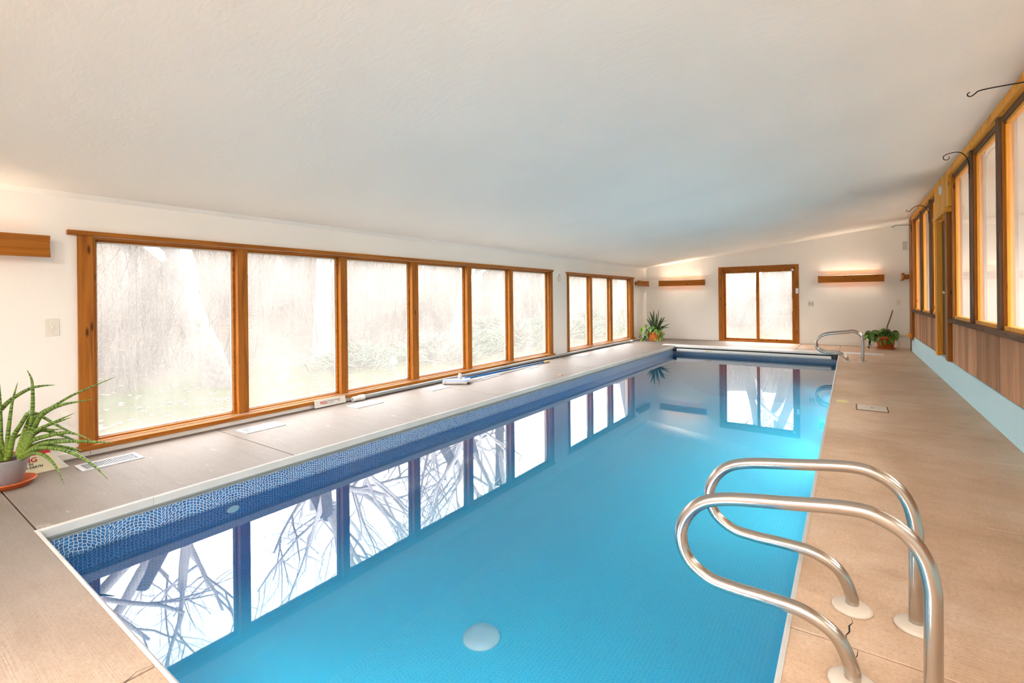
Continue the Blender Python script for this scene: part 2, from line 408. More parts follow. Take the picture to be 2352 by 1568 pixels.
def water_mat():
    m, t, N = mat_new('pool_water'); L = t.links.new
    out = N('OutputMaterial'); tr = N('BsdfTransparent'); gl = N('BsdfGlossy'); mx = N('MixShader'); fr = N('Fresnel')
    fr.inputs['IOR'].default_value = 1.48; gl.inputs['Roughness'].default_value = 0.012; gl.inputs['Color'].default_value = (1, .99, .98, 1)
    tr.inputs['Color'].default_value = (.92, .98, 1, 1)
    tc = N('TexCoord'); no = N('TexNoise'); no.inputs['Scale'].default_value = 1.3; no.inputs['Detail'].default_value = 2
    L(tc.outputs['Object'], no.inputs['Vector'])
    bu = N('Bump'); bu.inputs['Strength'].default_value = .02; bu.inputs['Distance'].default_value = .02; L(no.outputs['Fac'], bu.inputs['Height'])
    L(bu.outputs[0], gl.inputs['Normal'])
    L(fr.outputs[0], mx.inputs[0]); L(tr.outputs[0], mx.inputs[1]); L(gl.outputs[0], mx.inputs[2]); L(mx.outputs[0], out.inputs['Surface'])
    va = N('VolumeAbsorption'); va.inputs['Color'].default_value = (.10, .86, .99, 1); va.inputs['Density'].default_value = .14
    vsn = N('VolumeScatter'); vsn.inputs['Color'].default_value = (.04, .62, .97, 1); vsn.inputs['Density'].default_value = .22; vsn.inputs['Anisotropy'].default_value = .0
    av = N('AddShader'); L(va.outputs[0], av.inputs[0]); L(vsn.outputs[0], av.inputs[1]); L(av.outputs[0], out.inputs['Volume'])
    return m
M['water'] = water_mat()

def pane_mat(name, fog, trans_col, fog_col, fog_front=0.0, ior=1.5):
    """glass with a film of condensation: part clear, part diffusing"""
    m, t, N = mat_new(name); L = t.links.new
    out = N('OutputMaterial'); tr = N('BsdfTransparent'); tl = N('BsdfTranslucent'); gl = N('BsdfGlossy'); df = N('BsdfDiffuse')
    tr.inputs['Color'].default_value = (*trans_col, 1); tl.inputs['Color'].default_value = (*fog_col, 1); df.inputs['Color'].default_value = (*fog_col, 1)
    gl.inputs['Roughness'].default_value = .01
    tc = N('TexCoord'); no = N('TexNoise'); no.inputs['Scale'].default_value = 1.6; no.inputs['Detail'].default_value = 5
    mp = N('Mapping'); mp.inputs['Scale'].default_value = (1, 1, .8); L(tc.outputs['Object'], mp.inputs['Vector']); L(mp.outputs[0], no.inputs['Vector'])
    # fine vertical run marks
    m2 = N('Mapping'); m2.inputs['Scale'].default_value = (60, 60, 2.2); L(tc.outputs['Object'], m2.inputs['Vector'])
    n2 = N('TexNoise'); n2.inputs['Scale'].default_value = 1; n2.inputs['Detail'].default_value = 2; L(m2.outputs[0], n2.inputs['Vector'])
    ad = N('Math', operation='ADD'); L(no.outputs['Fac'], ad.inputs[0])
    ml = N('Math', operation='MULTIPLY'); ml.inputs[1].default_value = .35; L(n2.outputs['Fac'], ml.inputs[0]); L(ml.outputs[0], ad.inputs[1])
    mr = N('MapRange'); mr.inputs[1].default_value = .45; mr.inputs[2].default_value = .9; mr.inputs[3].default_value = fog * .75; mr.inputs[4].default_value = fog * 1.2
    L(ad.outputs[0], mr.inputs[0])
    mf = N('MixShader'); mf.inputs[0].default_value = fog_front; L(tl.outputs[0], mf.inputs[1]); L(df.outputs[0], mf.inputs[2])
    m1 = N('MixShader'); L(mr.outputs[0], m1.inputs[0]); L(tr.outputs[0], m1.inputs[1]); L(mf.outputs[0], m1.inputs[2])
    fr = N('Fresnel'); fr.inputs['IOR'].default_value = ior
    mx = N('MixShader'); L(fr.outputs[0], mx.inputs[0]); L(m1.outputs[0], mx.inputs[1]); L(gl.outputs[0], mx.inputs[2])
    L(mx.outputs[0], out.inputs['Surface'])
    return m
M['pane'] = pane_mat('fogged_glass', .19, (.97, .98, .98), (1.0, .92, .84), ior=1.3)
M['pane_house'] = pane_mat('misty_inner_glass', .30, (.95, .96, .96), (.92, .90, .86), fog_front=.5, ior=1.55)
M['clear'] = pane_mat('clear_glass', .02, (.97, .98, .98), (1, .95, .9), ior=1.3)
M['spacer'] = simple('pale_glazing_spacer', (.72, .70, .66), .4)

def steel_mat():
    m, t, N = mat_new('brushed_stainless'); L = t.links.new
    out = N('OutputMaterial'); b = N('BsdfPrincipled'); L(b.outputs[0], out.inputs[0])
    b.inputs['Metallic'].default_value = 1; b.inputs['Base Color'].default_value = (.49, .45, .405, 1)
    tc = N('TexCoord'); no = N('TexNoise'); no.inputs['Scale'].default_value = 30; no.inputs['Detail'].default_value = 4
    L(tc.outputs['Object'], no.inputs['Vector'])
    mr = N('MapRange'); mr.inputs[3].default_value = .21; mr.inputs[4].default_value = .26; L(no.outputs['Fac'], mr.inputs[0]); L(mr.outputs[0], b.inputs['Roughness'])
    return m
M['steel'] = steel_mat()

def emis(name, col, strength):
    m, t, N = mat_new(name); out = N('OutputMaterial'); e = N('Emission'); e.inputs[0].default_value = (*col, 1); e.inputs[1].default_value = strength
    t.links.new(e.outputs[0], out.inputs[0]); return m
M['lamp'] = emis('added_warm_tube', (1, .86, .70), 9 * LAMP)  # glow of the tubes added on the far wall and behind the camera

M['lamp_low'] = emis('dim_lamp_tube', (1, .78, .56), 4)  # near-left tube, dimmed to keep the wall from overlighting
M['lamp_off'] = simple('unlit_lamp_tube', (.8, .78, .74), .3)
M['house_fill'] = emis('house_fill_diffuser', (1, .95, .88), 5)
M['dome'] = emis('fill_dome_glow', (1, .93, .86), 20)
M['pool_fill'] = emis('pool_fill_lens', (1, .985, .95), 11)
M['pool_fill_dim'] = emis('pool_fill_lens_dim', (1, .985, .95), 13)
def snake_mat():
    m, t, N = mat_new('banded_snake_leaf'); L = t.links.new
    out = N('OutputMaterial'); b = N('BsdfPrincipled'); L(b.outputs[0], out.inputs[0]); b.inputs['Roughness'].default_value = .4
    tc = N('TexCoord'); at = N('Attribute', attribute_name='along')
    wv = N('TexNoise', noise_dimensions='1D'); wv.inputs['Scale'].default_value = 75; wv.inputs['Detail'].default_value = 2
    no = N('TexNoise'); no.inputs['Scale'].default_value = 40; L(tc.outputs['Object'], no.inputs['Vector'])
    ml = N('Math', operation='MULTIPLY_ADD'); L(no.outputs['Fac'], ml.inputs[0]); ml.inputs[1].default_value = .008; L(at.outputs['Fac'], ml.inputs[2])
    L(ml.outputs[0], wv.inputs['W'])
    r = ramp(N, [(.42, (.028, .062, .016)), (.52, (.17, .27, .035))]); L(wv.outputs['Fac'], r.inputs[0])
    # young bases are yellower
    r2 = ramp(N, [(0, (1, 1, 1)), (.22, (0, 0, 0))]); L(at.outputs['Fac'], r2.inputs[0])
    k = N('Math', operation='MULTIPLY'); k.inputs[1].default_value = .35; L(r2.outputs[0], k.inputs[0])
    mx = N('MixRGB'); L(k.outputs[0], mx.inputs[0]); L(r.outputs[0], mx.inputs[1]); mx.inputs[2].default_value = (.30, .36, .03, 1)
    L(mx.outputs[0], b.inputs['Base Color'])
    return m
M['snake'] = snake_mat()

def ground_mat():
    m, t, N = mat_new('lawn_and_leaf_litter'); L = t.links.new
    out = N('OutputMaterial'); b = N('BsdfPrincipled'); L(b.outputs[0], out.inputs[0]); b.inputs['Roughness'].default_value = .95; b.inputs['Specular IOR Level'].default_value = .1
    tc = N('TexCoord'); at = N('Attribute', attribute_name='wild')
    n1 = N('TexNoise'); n1.inputs['Scale'].default_value = .9; n1.inputs['Detail'].default_value = 5; L(tc.outputs['Object'], n1.inputs['Vector'])
    n2 = N('TexNoise'); n2.inputs['Scale'].default_value = 9; n2.inputs['Detail'].default_value = 4; L(tc.outputs['Object'], n2.inputs['Vector'])
    g = ramp(N, [(.35, (.009, .016, .002)), (.55, (.013, .019, .003)), (.7, (.026, .022, .007))]); L(n2.outputs['Fac'], g.inputs[0])
    br = ramp(N, [(.35, (.020, .0155, .012)), (.5, (.026, .020, .015)), (.68, (.034, .026, .019))]); L(n2.outputs['Fac'], br.inputs[0])
    ad = N('Math', operation='MULTIPLY_ADD'); L(n1.outputs['Fac'], ad.inputs[0]); ad.inputs[1].default_value = .5; L(at.outputs['Fac'], ad.inputs[2])
    rr = ramp(N, [(.5, (0, 0, 0)), (.75, (1, 1, 1))]); L(ad.outputs[0], rr.inputs[0])
    mx = N('MixRGB'); L(rr.outputs[0], mx.inputs[0]); L(g.outputs[0], mx.inputs[1]); L(br.outputs[0], mx.inputs[2]); L(mx.outputs[0], b.inputs['Base Color'])
    return m
M['ground'] = ground_mat()

# ================================================================== the room shell
S = 'structure'
XO = XL - .17                                # outer face of left wall
W1 = (1.27, 8.79, .10, 1.835)                # left window opening: y0,y1,z0,z1
W2 = (9.62, 13.36, .10, 1.815)
boxes('wall_left', [
    (XO, XL, YF - .2, W1[0], -.3, 2.3), (XO, XL, W1[1], W2[0], -.3, 2.3), (XO, XL, W2[1], YB + .2, -.3, 2.3),
    (XO, XL, W1[0], W1[1], -.3, W1[2]), (XO, XL, W1[0], W1[1], W1[3], 2.3),
    (XO, XL, W2[0], W2[1], -.3, W2[2]), (XO, XL, W2[0], W2[1], W2[3], 2.3)], M['wall'], kind=S)
DX0, DX1, DZ1 = -3.01, -1.19, 2.02           # sliding door opening
boxes('wall_back', [
    (XL - .17, DX0, YB, YB + .17, -.3, 3.3), (DX1, XR + 4.2, YB, YB + .17, -.3, 3.3), (DX0, DX1, YB, YB + .17, DZ1, 3.3), (DX0, DX1, YB, YB + .17, -.3, .012)], M['wall'], kind=S)
FX0, FX1, FZA, FZB = -4.3, .4, .12, 2.05        # opening of an added unseen window behind the camera, brings in sky light
boxes('wall_front', [(XL - .17, FX0, YF - .17, YF, -.3, 3.3), (FX1, XR + 4.2, YF - .17, YF, -.3, 3.3), (FX0, FX1, YF - .17, YF, -.3, FZA), (FX0, FX1, YF - .17, YF, FZB, 3.3)], M['wall'], kind=S)
fwn = thing('window_20', ((FX0 + FX1) / 2, YF, FZA), kind=S)
for k in range(4):
    a_, b_ = FX0 + (FX1 - FX0) * k / 4, FX0 + (FX1 - FX0) * (k + 1) / 4
    boxes('frame', [(a_, a_ + .05, YF - .12, YF, FZA, FZB), (b_ - .05, b_, YF - .12, YF, FZA, FZB), (a_, b_, YF - .12, YF, FZA, FZA + .05), (a_, b_, YF - .12, YF, FZB - .05, FZB)], M['wood_z'], fwn)
    mk('pane', [(a_ + .05, YF - .07, FZA + .05), (b_ - .05, YF - .07, FZA + .05), (b_ - .05, YF - .07, FZB - .05), (a_ + .05, YF - .07, FZB - .05)], [(0, 1, 2, 3)], M['pane'], fwn)
# ceiling: one sloping slab with a softened joint against the left wall
def ceiling():
    prof = [(XL - .17, ceil_z(XL) - .0), (XL, ZL - .03), (XL + .02, ZL - .015), (XL + .05, ceil_z(XL + .05)), (XR + .25, ceil_z(XR + .25)), (XR + .25, 3.35), (XL - .17, 2.6)]
    return prism_y('ceiling', prof, YF - .17, YB + .17, M['ceiling'], kind=S)
ceiling()
# floor: base with the joints, then cast slabs on top
fl = boxes('floor', [
    (XL - .1, PX0 - .001, YF, YB, -.32, -.012), (PX1 + .001, XR + .1, YF, YB, -.32, -.012), (PX0 - .001, PX1 + .001, YF, PY0 - .001, -.32, -.012),
    (PX0 - .001, PX1 + .001, PY1 + .001, YB, -.32, -.012)], M['joint'], kind=S)
J = .004
def slab(x0, x1, y0, y1):
    box('slab', x0 + J, x1 - J, y0 + J, y1 - J, -.014, 0.0, M['deck'], fl, bevel=.0025)
for y0, y1 in ((PY0, 2.2), (2.2, 5.1), (5.1, 8.0), (8.0, 10.9), (10.9, YB)):
    slab(XL - .02, PX0, y0, y1)
for y0, y1 in ((YF, 2.13), (2.13, 3.63), (3.63, 7.9), (7.9, 11.9), (11.9, YB)):
    slab(PX1, XR + .02, y0, y1)
for x0, x1 in ((XL - .02, -2.01), (-2.01, PX1)):
    slab(x0, x1, YF, PY0)
slab(PX0, -1.06, PY1, YB); slab(-1.06, PX1, PY1, YB)
# baseboards (painted like the wall)
bl = boxes('baseboard_left', [(XL, XL + .014, YF, .62, .012, .09), (XL, XL + .014, .62, 1.236, .012, .055), (XL, XL + .014, 1.242, 5.06, .012, .05), (XL, XL + .014, 5.064, 9.3, .012, .05), (XL, XL + .014, 9.304, YB, .012, .05)], M['wall'], kind=S)
boxes('baseboard_back', [(XL, DX0 - .085, YB - .014, YB, .012, .10), (DX1 + .085, XR, YB - .014, YB, .012, .10)], M['wall'], kind=S)
box('baseboard_right', XR - .012, XR + .02, 13.99, 14.08, 0.0, .29, M['dark_z'], kind=S)

# ================================================================== left windows
def left_window(name, W, y_head0, y_head1, cas0, cas1, mull, z_head, z_sill):
    r = thing(name, (XL, (W[0] + W[1]) / 2, 0), kind=S)
    y0, y1, z0, z1 = W
    XG = XL - .085
    # casing boards on the wall face
    box('casing', XL - .0, XL + .028, cas0[0], cas0[1], z_sill + .035, z_head, M['wood_z'], r, .003)
    box('casing', XL - .0, XL + .028, cas1[0], cas1[1], z_sill + .035, z_head, M['wood_z'], r, .003)
    box('head_trim', XL, XL + .040, y_head0, y_head1, z_head, z_head + .038, M['wood_y'], r, .003)
    box('sill', XL - .01, XL + .055, y_head0 + .05, y_head1 + .02, z_sill, z_sill + .040, M['wood_y'], r, .003)
    # jamb lining
    box('jamb', XG - .06, XL + .001, y0 + .001, y0 + .02, z0, z1, M['wood_z'], r)
    box('jamb', XG - .06, XL + .001, y1 - .02, y1 - .001, z0, z1, M['wood_z'], r)
    box('jamb', XG - .06, XL + .001, y0 + .02, y1 - .02, z1 - .016, z1 - .001, M['wood_y'], r)
    box('jamb', XG - .06, XL + .001, y0 + .02, y1 - .02, z0 + .001, z0 + .006, M['wood_y'], r)
    y0, y1, z1 = y0 + .02, y1 - .02, z1 - .012
    edges = [y0] + [e for m in mull for e in m] + [y1]
    for m0, m1 in mull:
        mu_ = box('mullion', XG - .05, XL + .004, m0, m1, z0, z1, M['wood_z'], r, .004)
    for k in range(0, len(edges), 2):
        a, b = edges[k], edges[k + 1]
        s = .02
        # glazing stops
        st = boxes('glazing_stop', [(XG, XG + .022, a, a + s, z0, z1), (XG, XG + .022, b - s, b, z0, z1), (XG, XG + .022, a, b, z1 - .02, z1),
                   (XG, XG + .030, a, b, z0, z0 + .018), (XG + .030, XG + .055, a, b, z0, z0 + .008)], M['wood_y'], r)
        boxes('spacer', [(XG - .012, XG - .002, a, a + .032, z0, z1), (XG - .012, XG - .002, b - .032, b, z0, z1), (XG - .012, XG - .002, a, b, z0, z0 + .032), (XG - .012, XG - .002, a, b, z1 - .032, z1)], M['spacer'], st)
        mk('pane', [(XG - .005, a, z0), (XG - .005, b, z0), (XG - .005, b, z1), (XG - .005, a, z1)], [(0, 1, 2, 3)], M['pane'], r)
    return r
left_window('window_1', W1, 1.106, 8.91, (1.17, 1.268), (8.79, 8.885),
            [(2.442, 2.546), (3.68, 3.776), (4.882, 5.003), (6.111, 6.224), (7.327, 7.441)], 1.838, .052)
left_window('window_2', W2, 9.50, 13.63, (9.55, 9.622), (13.36, 13.57), [(10.735, 10.855), (11.943, 12.086)], 1.818, .045)

# ================================================================== sliding glass door in the far wall
d1 = thing('door_1', (-2.1, YB, 0), kind=S)
for a, b in ((DX0 - .085, DX0), (DX1, DX1 + .085)):
    box('casing', a, b, YB - .022, YB, 0.0, DZ1 + .085, M['wood_z'], d1, .003)
box('casing', DX0, DX1, YB - .022, YB, DZ1, DZ1 + .085, M['wood_x'], d1, .003)
boxes('jamb', [(DX0, DX0 + .03, YB - .004, YB + .14, .012, DZ1), (DX1 - .03, DX1, YB - .004, YB + .14, .012, DZ1), (DX0, DX1, YB - .004, YB + .14, DZ1 - .03, DZ1)], M['wood_z'], d1)
box('threshold', DX0, DX1, YB - .03, YB + .14, 0.0, .032, M['wood_x'], d1)
def sash(x0, x1, y, lw, rw, bot):
    s = boxes('sash_frame', [(x0, x0 + lw, y, y + .035, .034, DZ1 - .03), (x1 - rw, x1, y, y + .035, .034, DZ1 - .03), (x0 + lw, x1 - rw, y, y + .035, .034, .034 + bot), (x0 + lw, x1 - rw, y, y + .035, DZ1 - .09, DZ1 - .03)], M['wood_z'], d1)
    mk('pane', [(x0 + lw, y + .018, .034 + bot), (x1 - rw, y + .018, .034 + bot), (x1 - rw, y + .018, DZ1 - .09), (x0 + lw, y + .018, DZ1 - .09)], [(0, 1, 2, 3)], M['pane'], s)
    return s
sash(DX0 + .03, -2.055, YB + .075, .065, .075, .055)
sr = sash(-2.125, DX1 - .03, YB + .022, .075, .045, .06)
box('handle', DX1 - .078, DX1 - .055, YB - .018, YB + .022, .86, 1.18, M['bright_z'], sr, .006)
box('latch', DX1 - .048, DX1 - .030, YB + .002, YB + .022, .92, 1.12, M['vent_dark'], sr)
box('door_sensor', DX1 + .012, DX1 + .074, YB - .046, YB - .022, 1.33, 1.47, M['white_paint'], bevel=.004,
    label='white alarm keypad plate screwed to right casing of sliding door', cat='sensor')
boxes('door_sensor', [(DX1 - .085, DX1 - .045, YB - .01, YB + .022, 1.93, 1.99), (DX1 - .045, DX1 - .022, YB - .016, YB + .004, 1.94, 1.975)], M['white_paint'],
      label='tiny white contact sensor at upper right corner of sliding door', cat='sensor')

# ================================================================== right wall: blue curb, siding, window banks, brown door
CZ = .345
boxes('wall_right', [(XR + .06, XR + .14, YF, 1.2, 0, 3.2), (XR + .06, XR + .14, 14.02, YB, 0, 3.2), (XR + .045, XR + .14, 1.2, 14.02, 0, .93),
                     (XR + .045, XR + .14, 1.2, 14.02, 2.90, 3.2), (XR + .045, XR + .14, 9.98, 10.03, .9, 2.95)], M['house'], kind=S)
box('wall_curb', XR, XR + .06, YF, 14.03, 0, CZ, M['curb'], kind=S, bevel=.004)
FZ0, FZ1 = 2.875, 2.972
def right_bank(name, y0, y1, posts, edge_y):
    """posts: list of (y_near,y_far) mullions; window parts of the weathered house wall"""
    r = thing(name, (XR, (y0 + y1) / 2, .9), kind=S)
    zs, zt = .945, FZ0
    XG = XR + .048
    for a, b in posts:
        box('mullion', XR + .008, XR + .085, a, b, zs, zt, M['wood_z'], r)
        box('cover_strip', XR - .014, XR + .008, a + .012, b + .006, zs, zt, M['dark_z'], r)
    box('head', XR + .012, XR + .085, y0, y1, zt - .055, zt, M['dark_y'], r)
    ed = [y0] + [e for p in posts for e in p] + [y1]
    for k in range(0, len(ed), 2):
        a, b = ed[k], ed[k + 1]
        boxes('sash', [(XR + .03, XG + .03, b - .028, b, zs, zt - .055), (XR + .03, XG + .03, a, a + .028, zs, zt - .055), (XR + .012, XG + .03, a, b, zs, zs + .04), (XR + .03, XG + .03, a, b, zt - .085, zt - .055)], M['bright_z'], r)
        mk('pane', [(XG, a, zs + .03), (XG, b, zs + .03), (XG, b, zt - .06), (XG, a, zt - .06)], [(0, 3, 2, 1)], M['pane_house'], r)
    for a, b in edge_y:
        box('sill', XR - .035, XR + .06, a + .003, b - .003, .893, zs, M['dark_y'], r, .003)
    return r
step = 1.225
nb = right_bank('window_3', 1.25, 8.60, [(6.08 - step * k, 6.19 - step * k) for k in (3, 2, 1, 0)] + [(7.30, 7.415)], [(1.22, 3.9), (3.9, 6.6), (6.6, 8.42), (8.43, 8.82)])
fb = right_bank('window_4', 10.03, 13.27, [(10.665, 10.80), (12.03, 12.12)], [(9.96, 13.6)])
# end jambs and posts
box('post', XR + .0, XR + .085, 8.585, 8.66, .945, FZ0, M['wood_z'], nb)
box('post', XR + .02, XR + .06, 8.66, 8.82, .93, 2.93, M['void'], nb)
box('post', XR - .02, XR + .085, 13.27, 13.42, .93, FZ0, M['wood_z'], fb)
box('post', XR - .028, XR + .06, 13.50, 14.0, CZ - .06, 2.95, M['wood_z'], fb)
box('cleat', XR - .075, XR - .028, 13.72, 13.99, .33, .40, M['bright_y'], fb)
# siding boards below the sills
def siding(ys):
    for a, b in zip(ys[:-1], ys[1:]):
        d = random.uniform(0, .006)
        box('siding_board', XR + .016 - d, XR + .05, a + .0045, b - .0045, CZ + random.uniform(-.006, .004), .90, M['siding'], wr, .004)
wr = bpy.data.objects['wall_right']
siding([8.80, 8.616, 8.391, 8.149, 7.923, 7.715, 7.508, 7.287, 7.062, 6.857, 6.649, 6.442, 6.242, 6.042, 5.836, 5.643][::-1])
siding([1.2 + .2020 * k for k in range(23)])
siding([9.98 + .2012 * k for k in range(21)])
# fascia of short tongue-and-groove boards under the ceiling
ys = [1.2 + .2035 * k for k in range(38)]
for a, b in zip(ys[:-1], ys[1:]):
    box('fascia_board', XR - .024, XR + .05, a + .0025, min(b, 8.72) - .0025, FZ0 + .02, FZ1, M['bright_z'], wr, .003)
box('fascia_rail', XR - .03, XR + .05, 1.2, 8.72, FZ0 - .004, FZ0 + .02, M['bright_y'], wr)
ys = [10.03 + .2035 * k for k in range(18)]
for a, b in zip(ys[:-1], ys[1:]):
    box('fascia_board', XR - .024, XR + .05, a + .0025, b - .0025, FZ0 + .02, FZ1, M['bright_z'], wr, .003)
box('fascia_rail', XR - .03, XR + .05, 10.03, 13.48, FZ0 - .004, FZ0 + .02, M['bright_y'], wr)
# the brown door and the boards above it
d2 = thing('door_2', (XR, 9.4, .36), kind=S)
box('casing', XR - .032, XR + .05, 8.82, 9.00, CZ + .005, 2.405, M['wood_z'], d2, .003)
box('casing', XR - .032, XR + .05, 9.78, 9.97, CZ - .01, 2.405, M['bright_z'], d2, .003)
box('casing', XR - .05, XR + .05, 8.80, 10.0, 2.405, 2.465, M['bright_y'], d2, .003)
box('weatherstrip', XR + .022, XR + .034, 9.0, 9.10, .36, 2.405, M['white_paint'], d2)
lf = box('door_leaf', XR + .034, XR + .075, 9.02, 9.78, .36, 2.39, M['doorwood'], d2, .003)
V, F = sweep([(XR + .034, 9.16, 1.30), (XR - .002, 9.16, 1.30), (XR - .006, 9.16, 1.30), (XR - .03, 9.16, 1.30), (XR - .036, 9.16, 1.30)], [.012, .012, .028, .028, .015], 14)
mk('door_knob', V, F, M['steel'], lf, smooth=True)
yb = [8.72, 8.93, 9.13, 9.33, 9.53, 9.73, 10.03]
for a, b in zip(yb[:-1], yb[1:]):
    box('panel_board', XR - .024, XR + .05, a + .0025, b - .0025, 2.467, FZ1, M['bright_z'], d2, .004)
V, F = sweep([(XR - .024, 9.26, 2.78), (XR - .040, 9.26, 2.78), (XR - .052, 9.26, 2.78)], [.072, .072, .058], 28)
mk('smoke_detector', V, F, M['white_paint'], smooth=False, label='round white detector on the boards above the brown door', cat='detector')
# the house room seen dimly behind the glass
hx = XR + 4.0
boxes('wall_house', [(hx, hx + .15, YF, YB, .3, .75), (hx, hx + .15, YF, YB, 2.75, 3.2)] + [(hx, hx + .15, YF + 2.14 * k - .15, YF + 2.14 * k + .15, .75, 2.75) for k in range(9)], M['house'], kind=S)
for k in range(8):  # unseen windows added so sky light comes in through the house
    y0_, y1_ = YF + 2.14 * k + .15, YF + 2.14 * (k + 1) - .15
    w_ = thing('window_%d' % (5 + k), (hx, (y0_ + y1_) / 2, .75), kind=S)
    boxes('frame', [(hx + .03, hx + .09, y0_, y0_ + .05, .75, 2.75), (hx + .03, hx + .09, y1_ - .05, y1_, .75, 2.75), (hx + .03, hx + .09, y0_, y1_, .75, .80), (hx + .03, hx + .09, y0_, y1_, 2.70, 2.75)], M['wood_z'], w_)
    mk('pane', [(hx + .06, y0_ + .05, .80), (hx + .06, y1_ - .05, .80), (hx + .06, y1_ - .05, 2.70), (hx + .06, y0_ + .05, 2.70)], [(0, 1, 2, 3)], M['clear'], w_)
box('floor_house', XR + .14, XR + 4.0, YF, YB, .25, .35, M['house_floor'], kind=S)
box('ceiling_house', XR + .14, XR + 4.0, YF, YB, 2.95, 3.1, M['house'], kind=S)

# ================================================================== pool
pool = thing('swimming_pool', ((PX0 + PX1) / 2, (PY0 + PY1) / 2, 0), 'long rectangular pool with blue mosaic liner and white coping', 'pool')
ZT = -.078      # top of the printed border
def quad(name, vs_, mat, **kw): return mk(name, vs_, [(0, 1, 2, 3)], mat, pool, **kw)
quad('tile_border', [(PX0, PY0, ZT), (PX0, PY1, ZT), (PX0, PY1, WZ - .012), (PX0, PY0, WZ - .012)], M['liner_y'])
quad('tile_border', [(PX1, PY0, WZ - .012), (PX1, PY1, WZ - .012), (PX1, PY1, ZT), (PX1, PY0, ZT)], M['liner_y'])
quad('tile_border', [(PX0, PY1, ZT), (PX1, PY1, ZT), (PX1, PY1, WZ - .012), (PX0, PY1, WZ - .012)], M['liner_x'])
quad('tile_border', [(PX0, PY0, WZ - .012), (PX1, PY0, WZ - .012), (PX1, PY0, ZT), (PX0, PY0, ZT)], M['liner_x'])
def wall_strip(name, fn, wd=.3, ht=.3, n=9):
    """liner wall with a coved foot; fn(d) -> two end points at distance d from the wall"""
    pr_ = [(0, WZ - .012), (0, PZ + ht)] + [(wd * (1 - math.cos(a)), PZ + ht * (1 - math.sin(a))) for a in [PI / 2 * k / n for k in range(1, n + 1)]]
    V, F = [], []
    for d, z in pr_:
        a, b = fn(d); V += [(a[0], a[1], z), (b[0], b[1], z)]
    for i in range(len(pr_) - 1): F.append((2 * i, 2 * i + 1, 2 * i + 3, 2 * i + 2))
    return V, F
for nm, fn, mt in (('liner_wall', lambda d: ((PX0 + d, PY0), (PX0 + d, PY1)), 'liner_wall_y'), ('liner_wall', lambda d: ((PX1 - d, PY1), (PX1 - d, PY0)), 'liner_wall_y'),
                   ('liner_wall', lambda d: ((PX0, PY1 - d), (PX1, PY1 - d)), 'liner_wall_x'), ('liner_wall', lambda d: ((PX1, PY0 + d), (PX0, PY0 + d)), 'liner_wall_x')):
    V, F = wall_strip(nm, fn, *((1.0, .62) if fn(0)[0] == (PX0, PY0) else (.25, .25))); mk(nm, V, F, M[mt], pool, smooth=True)  # left cove widened so its dark liner stands in for shade
quad('pool_floor', [(PX0, PY0, PZ), (PX1, PY0, PZ), (PX1, PY1, PZ), (PX0, PY1, PZ)], M['liner_floor'])
boxes('cover_track', [(PX0 - .004, PX0 + .008, PY0, PY1, -.062, -.050), (PX0 - .004, PX0 + .005, PY0, PY1, -.080, -.068), (PX0 - .03, PX0 + .001, PY0, PY1, -.082, -.045),
                      (PX1 - .008, PX1 + .004, PY0, PY1, -.062, -.050), (PX1 - .001, PX1 + .03, PY0, PY1, -.082, -.045),
                      (PX0, PX1, PY0 - .03, PY0 + .001, -.082, -.045)], M['track'], pool)
# coping sections, 2.39 m long with visible butt joints; profile leans over the water
CP = [(-.011, .004), (0.0, .004), (.008, -.003), (.006, -.050), (-.004, -.050), (-.011, -.012)]
def coping(axis, edge, sgn, cuts):
    for a, b in zip(cuts[:-1], cuts[1:]):
        if axis == 'y': prism_y('coping_section', [(edge + sgn * d, z) for d, z in CP][::sgn], a + .001, b - .001, M['coping'], pool)
        else: prism_x('coping_section', [(edge + sgn * d, z) for d, z in CP][::sgn], a + .001, b - .001, M['coping'], pool)
coping('y', PX0, 1, [PY0 - .015, 1.207, 3.590, 5.975, 8.36, 10.75, PY1])
coping('y', PX1, -1, [PY0 - .015, 2.70, 5.09, 7.48, 9.87, PY1])
coping('x', PY0, 1, [PX0, -3.22, -1.99, PX1])
# return fitting and main drain
V, F = sweep([(PX0 + .002, 1.70, -.262), (PX0 + .012, 1.70, -.262), (PX0 + .018, 1.70, -.262)], [.045, .043, .030], 24)
V = [Vector((v.x, v.y, -.255 + (v.z + .262) * .55)) for v in V]
mk('return_fitting', V, F, M['white_paint'], pool, smooth=False)
lathe('main_drain', [(.135, .001), (.135, .012), (.115, .030), (.05, .036), (.0, .036)][:-1] + [(.001, .036)], (-2.18, 2.67, PZ), M['white_paint'], pool, 32)
# underwater fill lamps added on the unseen near and right-hand walls
def pool_fill_lamp(p, nrm, strength):
    p, nrm = Vector(p), Vector(nrm)
    V, F = sweep([p, p + nrm * .02, p + nrm * .022], [.15, .15, .125], 28); ring_ = mk('pool_fill_lamp', V, F, M['white_paint'], pool, smooth=False)
    V, F = sweep([p + nrm * .022, p + nrm * .034, p + nrm * .040], [.122, .110, .06], 28); mk('lens', V, F, M[strength], ring_, smooth=False)
for x in (-.75, -1.75): pool_fill_lamp((x, PY0 + .001, -.45), (0, 1, 0), 'pool_fill')
for y in (5.8, 7.4, 9.0): pool_fill_lamp((PX1 - .001, y, -.42), (-1, 0, 0), 'pool_fill_dim')
# water body
box('pool_water', PX0 - .002, PX1 + .002, PY0 - .002, PY1 + .002, PZ - .01, WZ, M['water'], label='still turquoise water filling the pool', cat='water', kind='stuff')

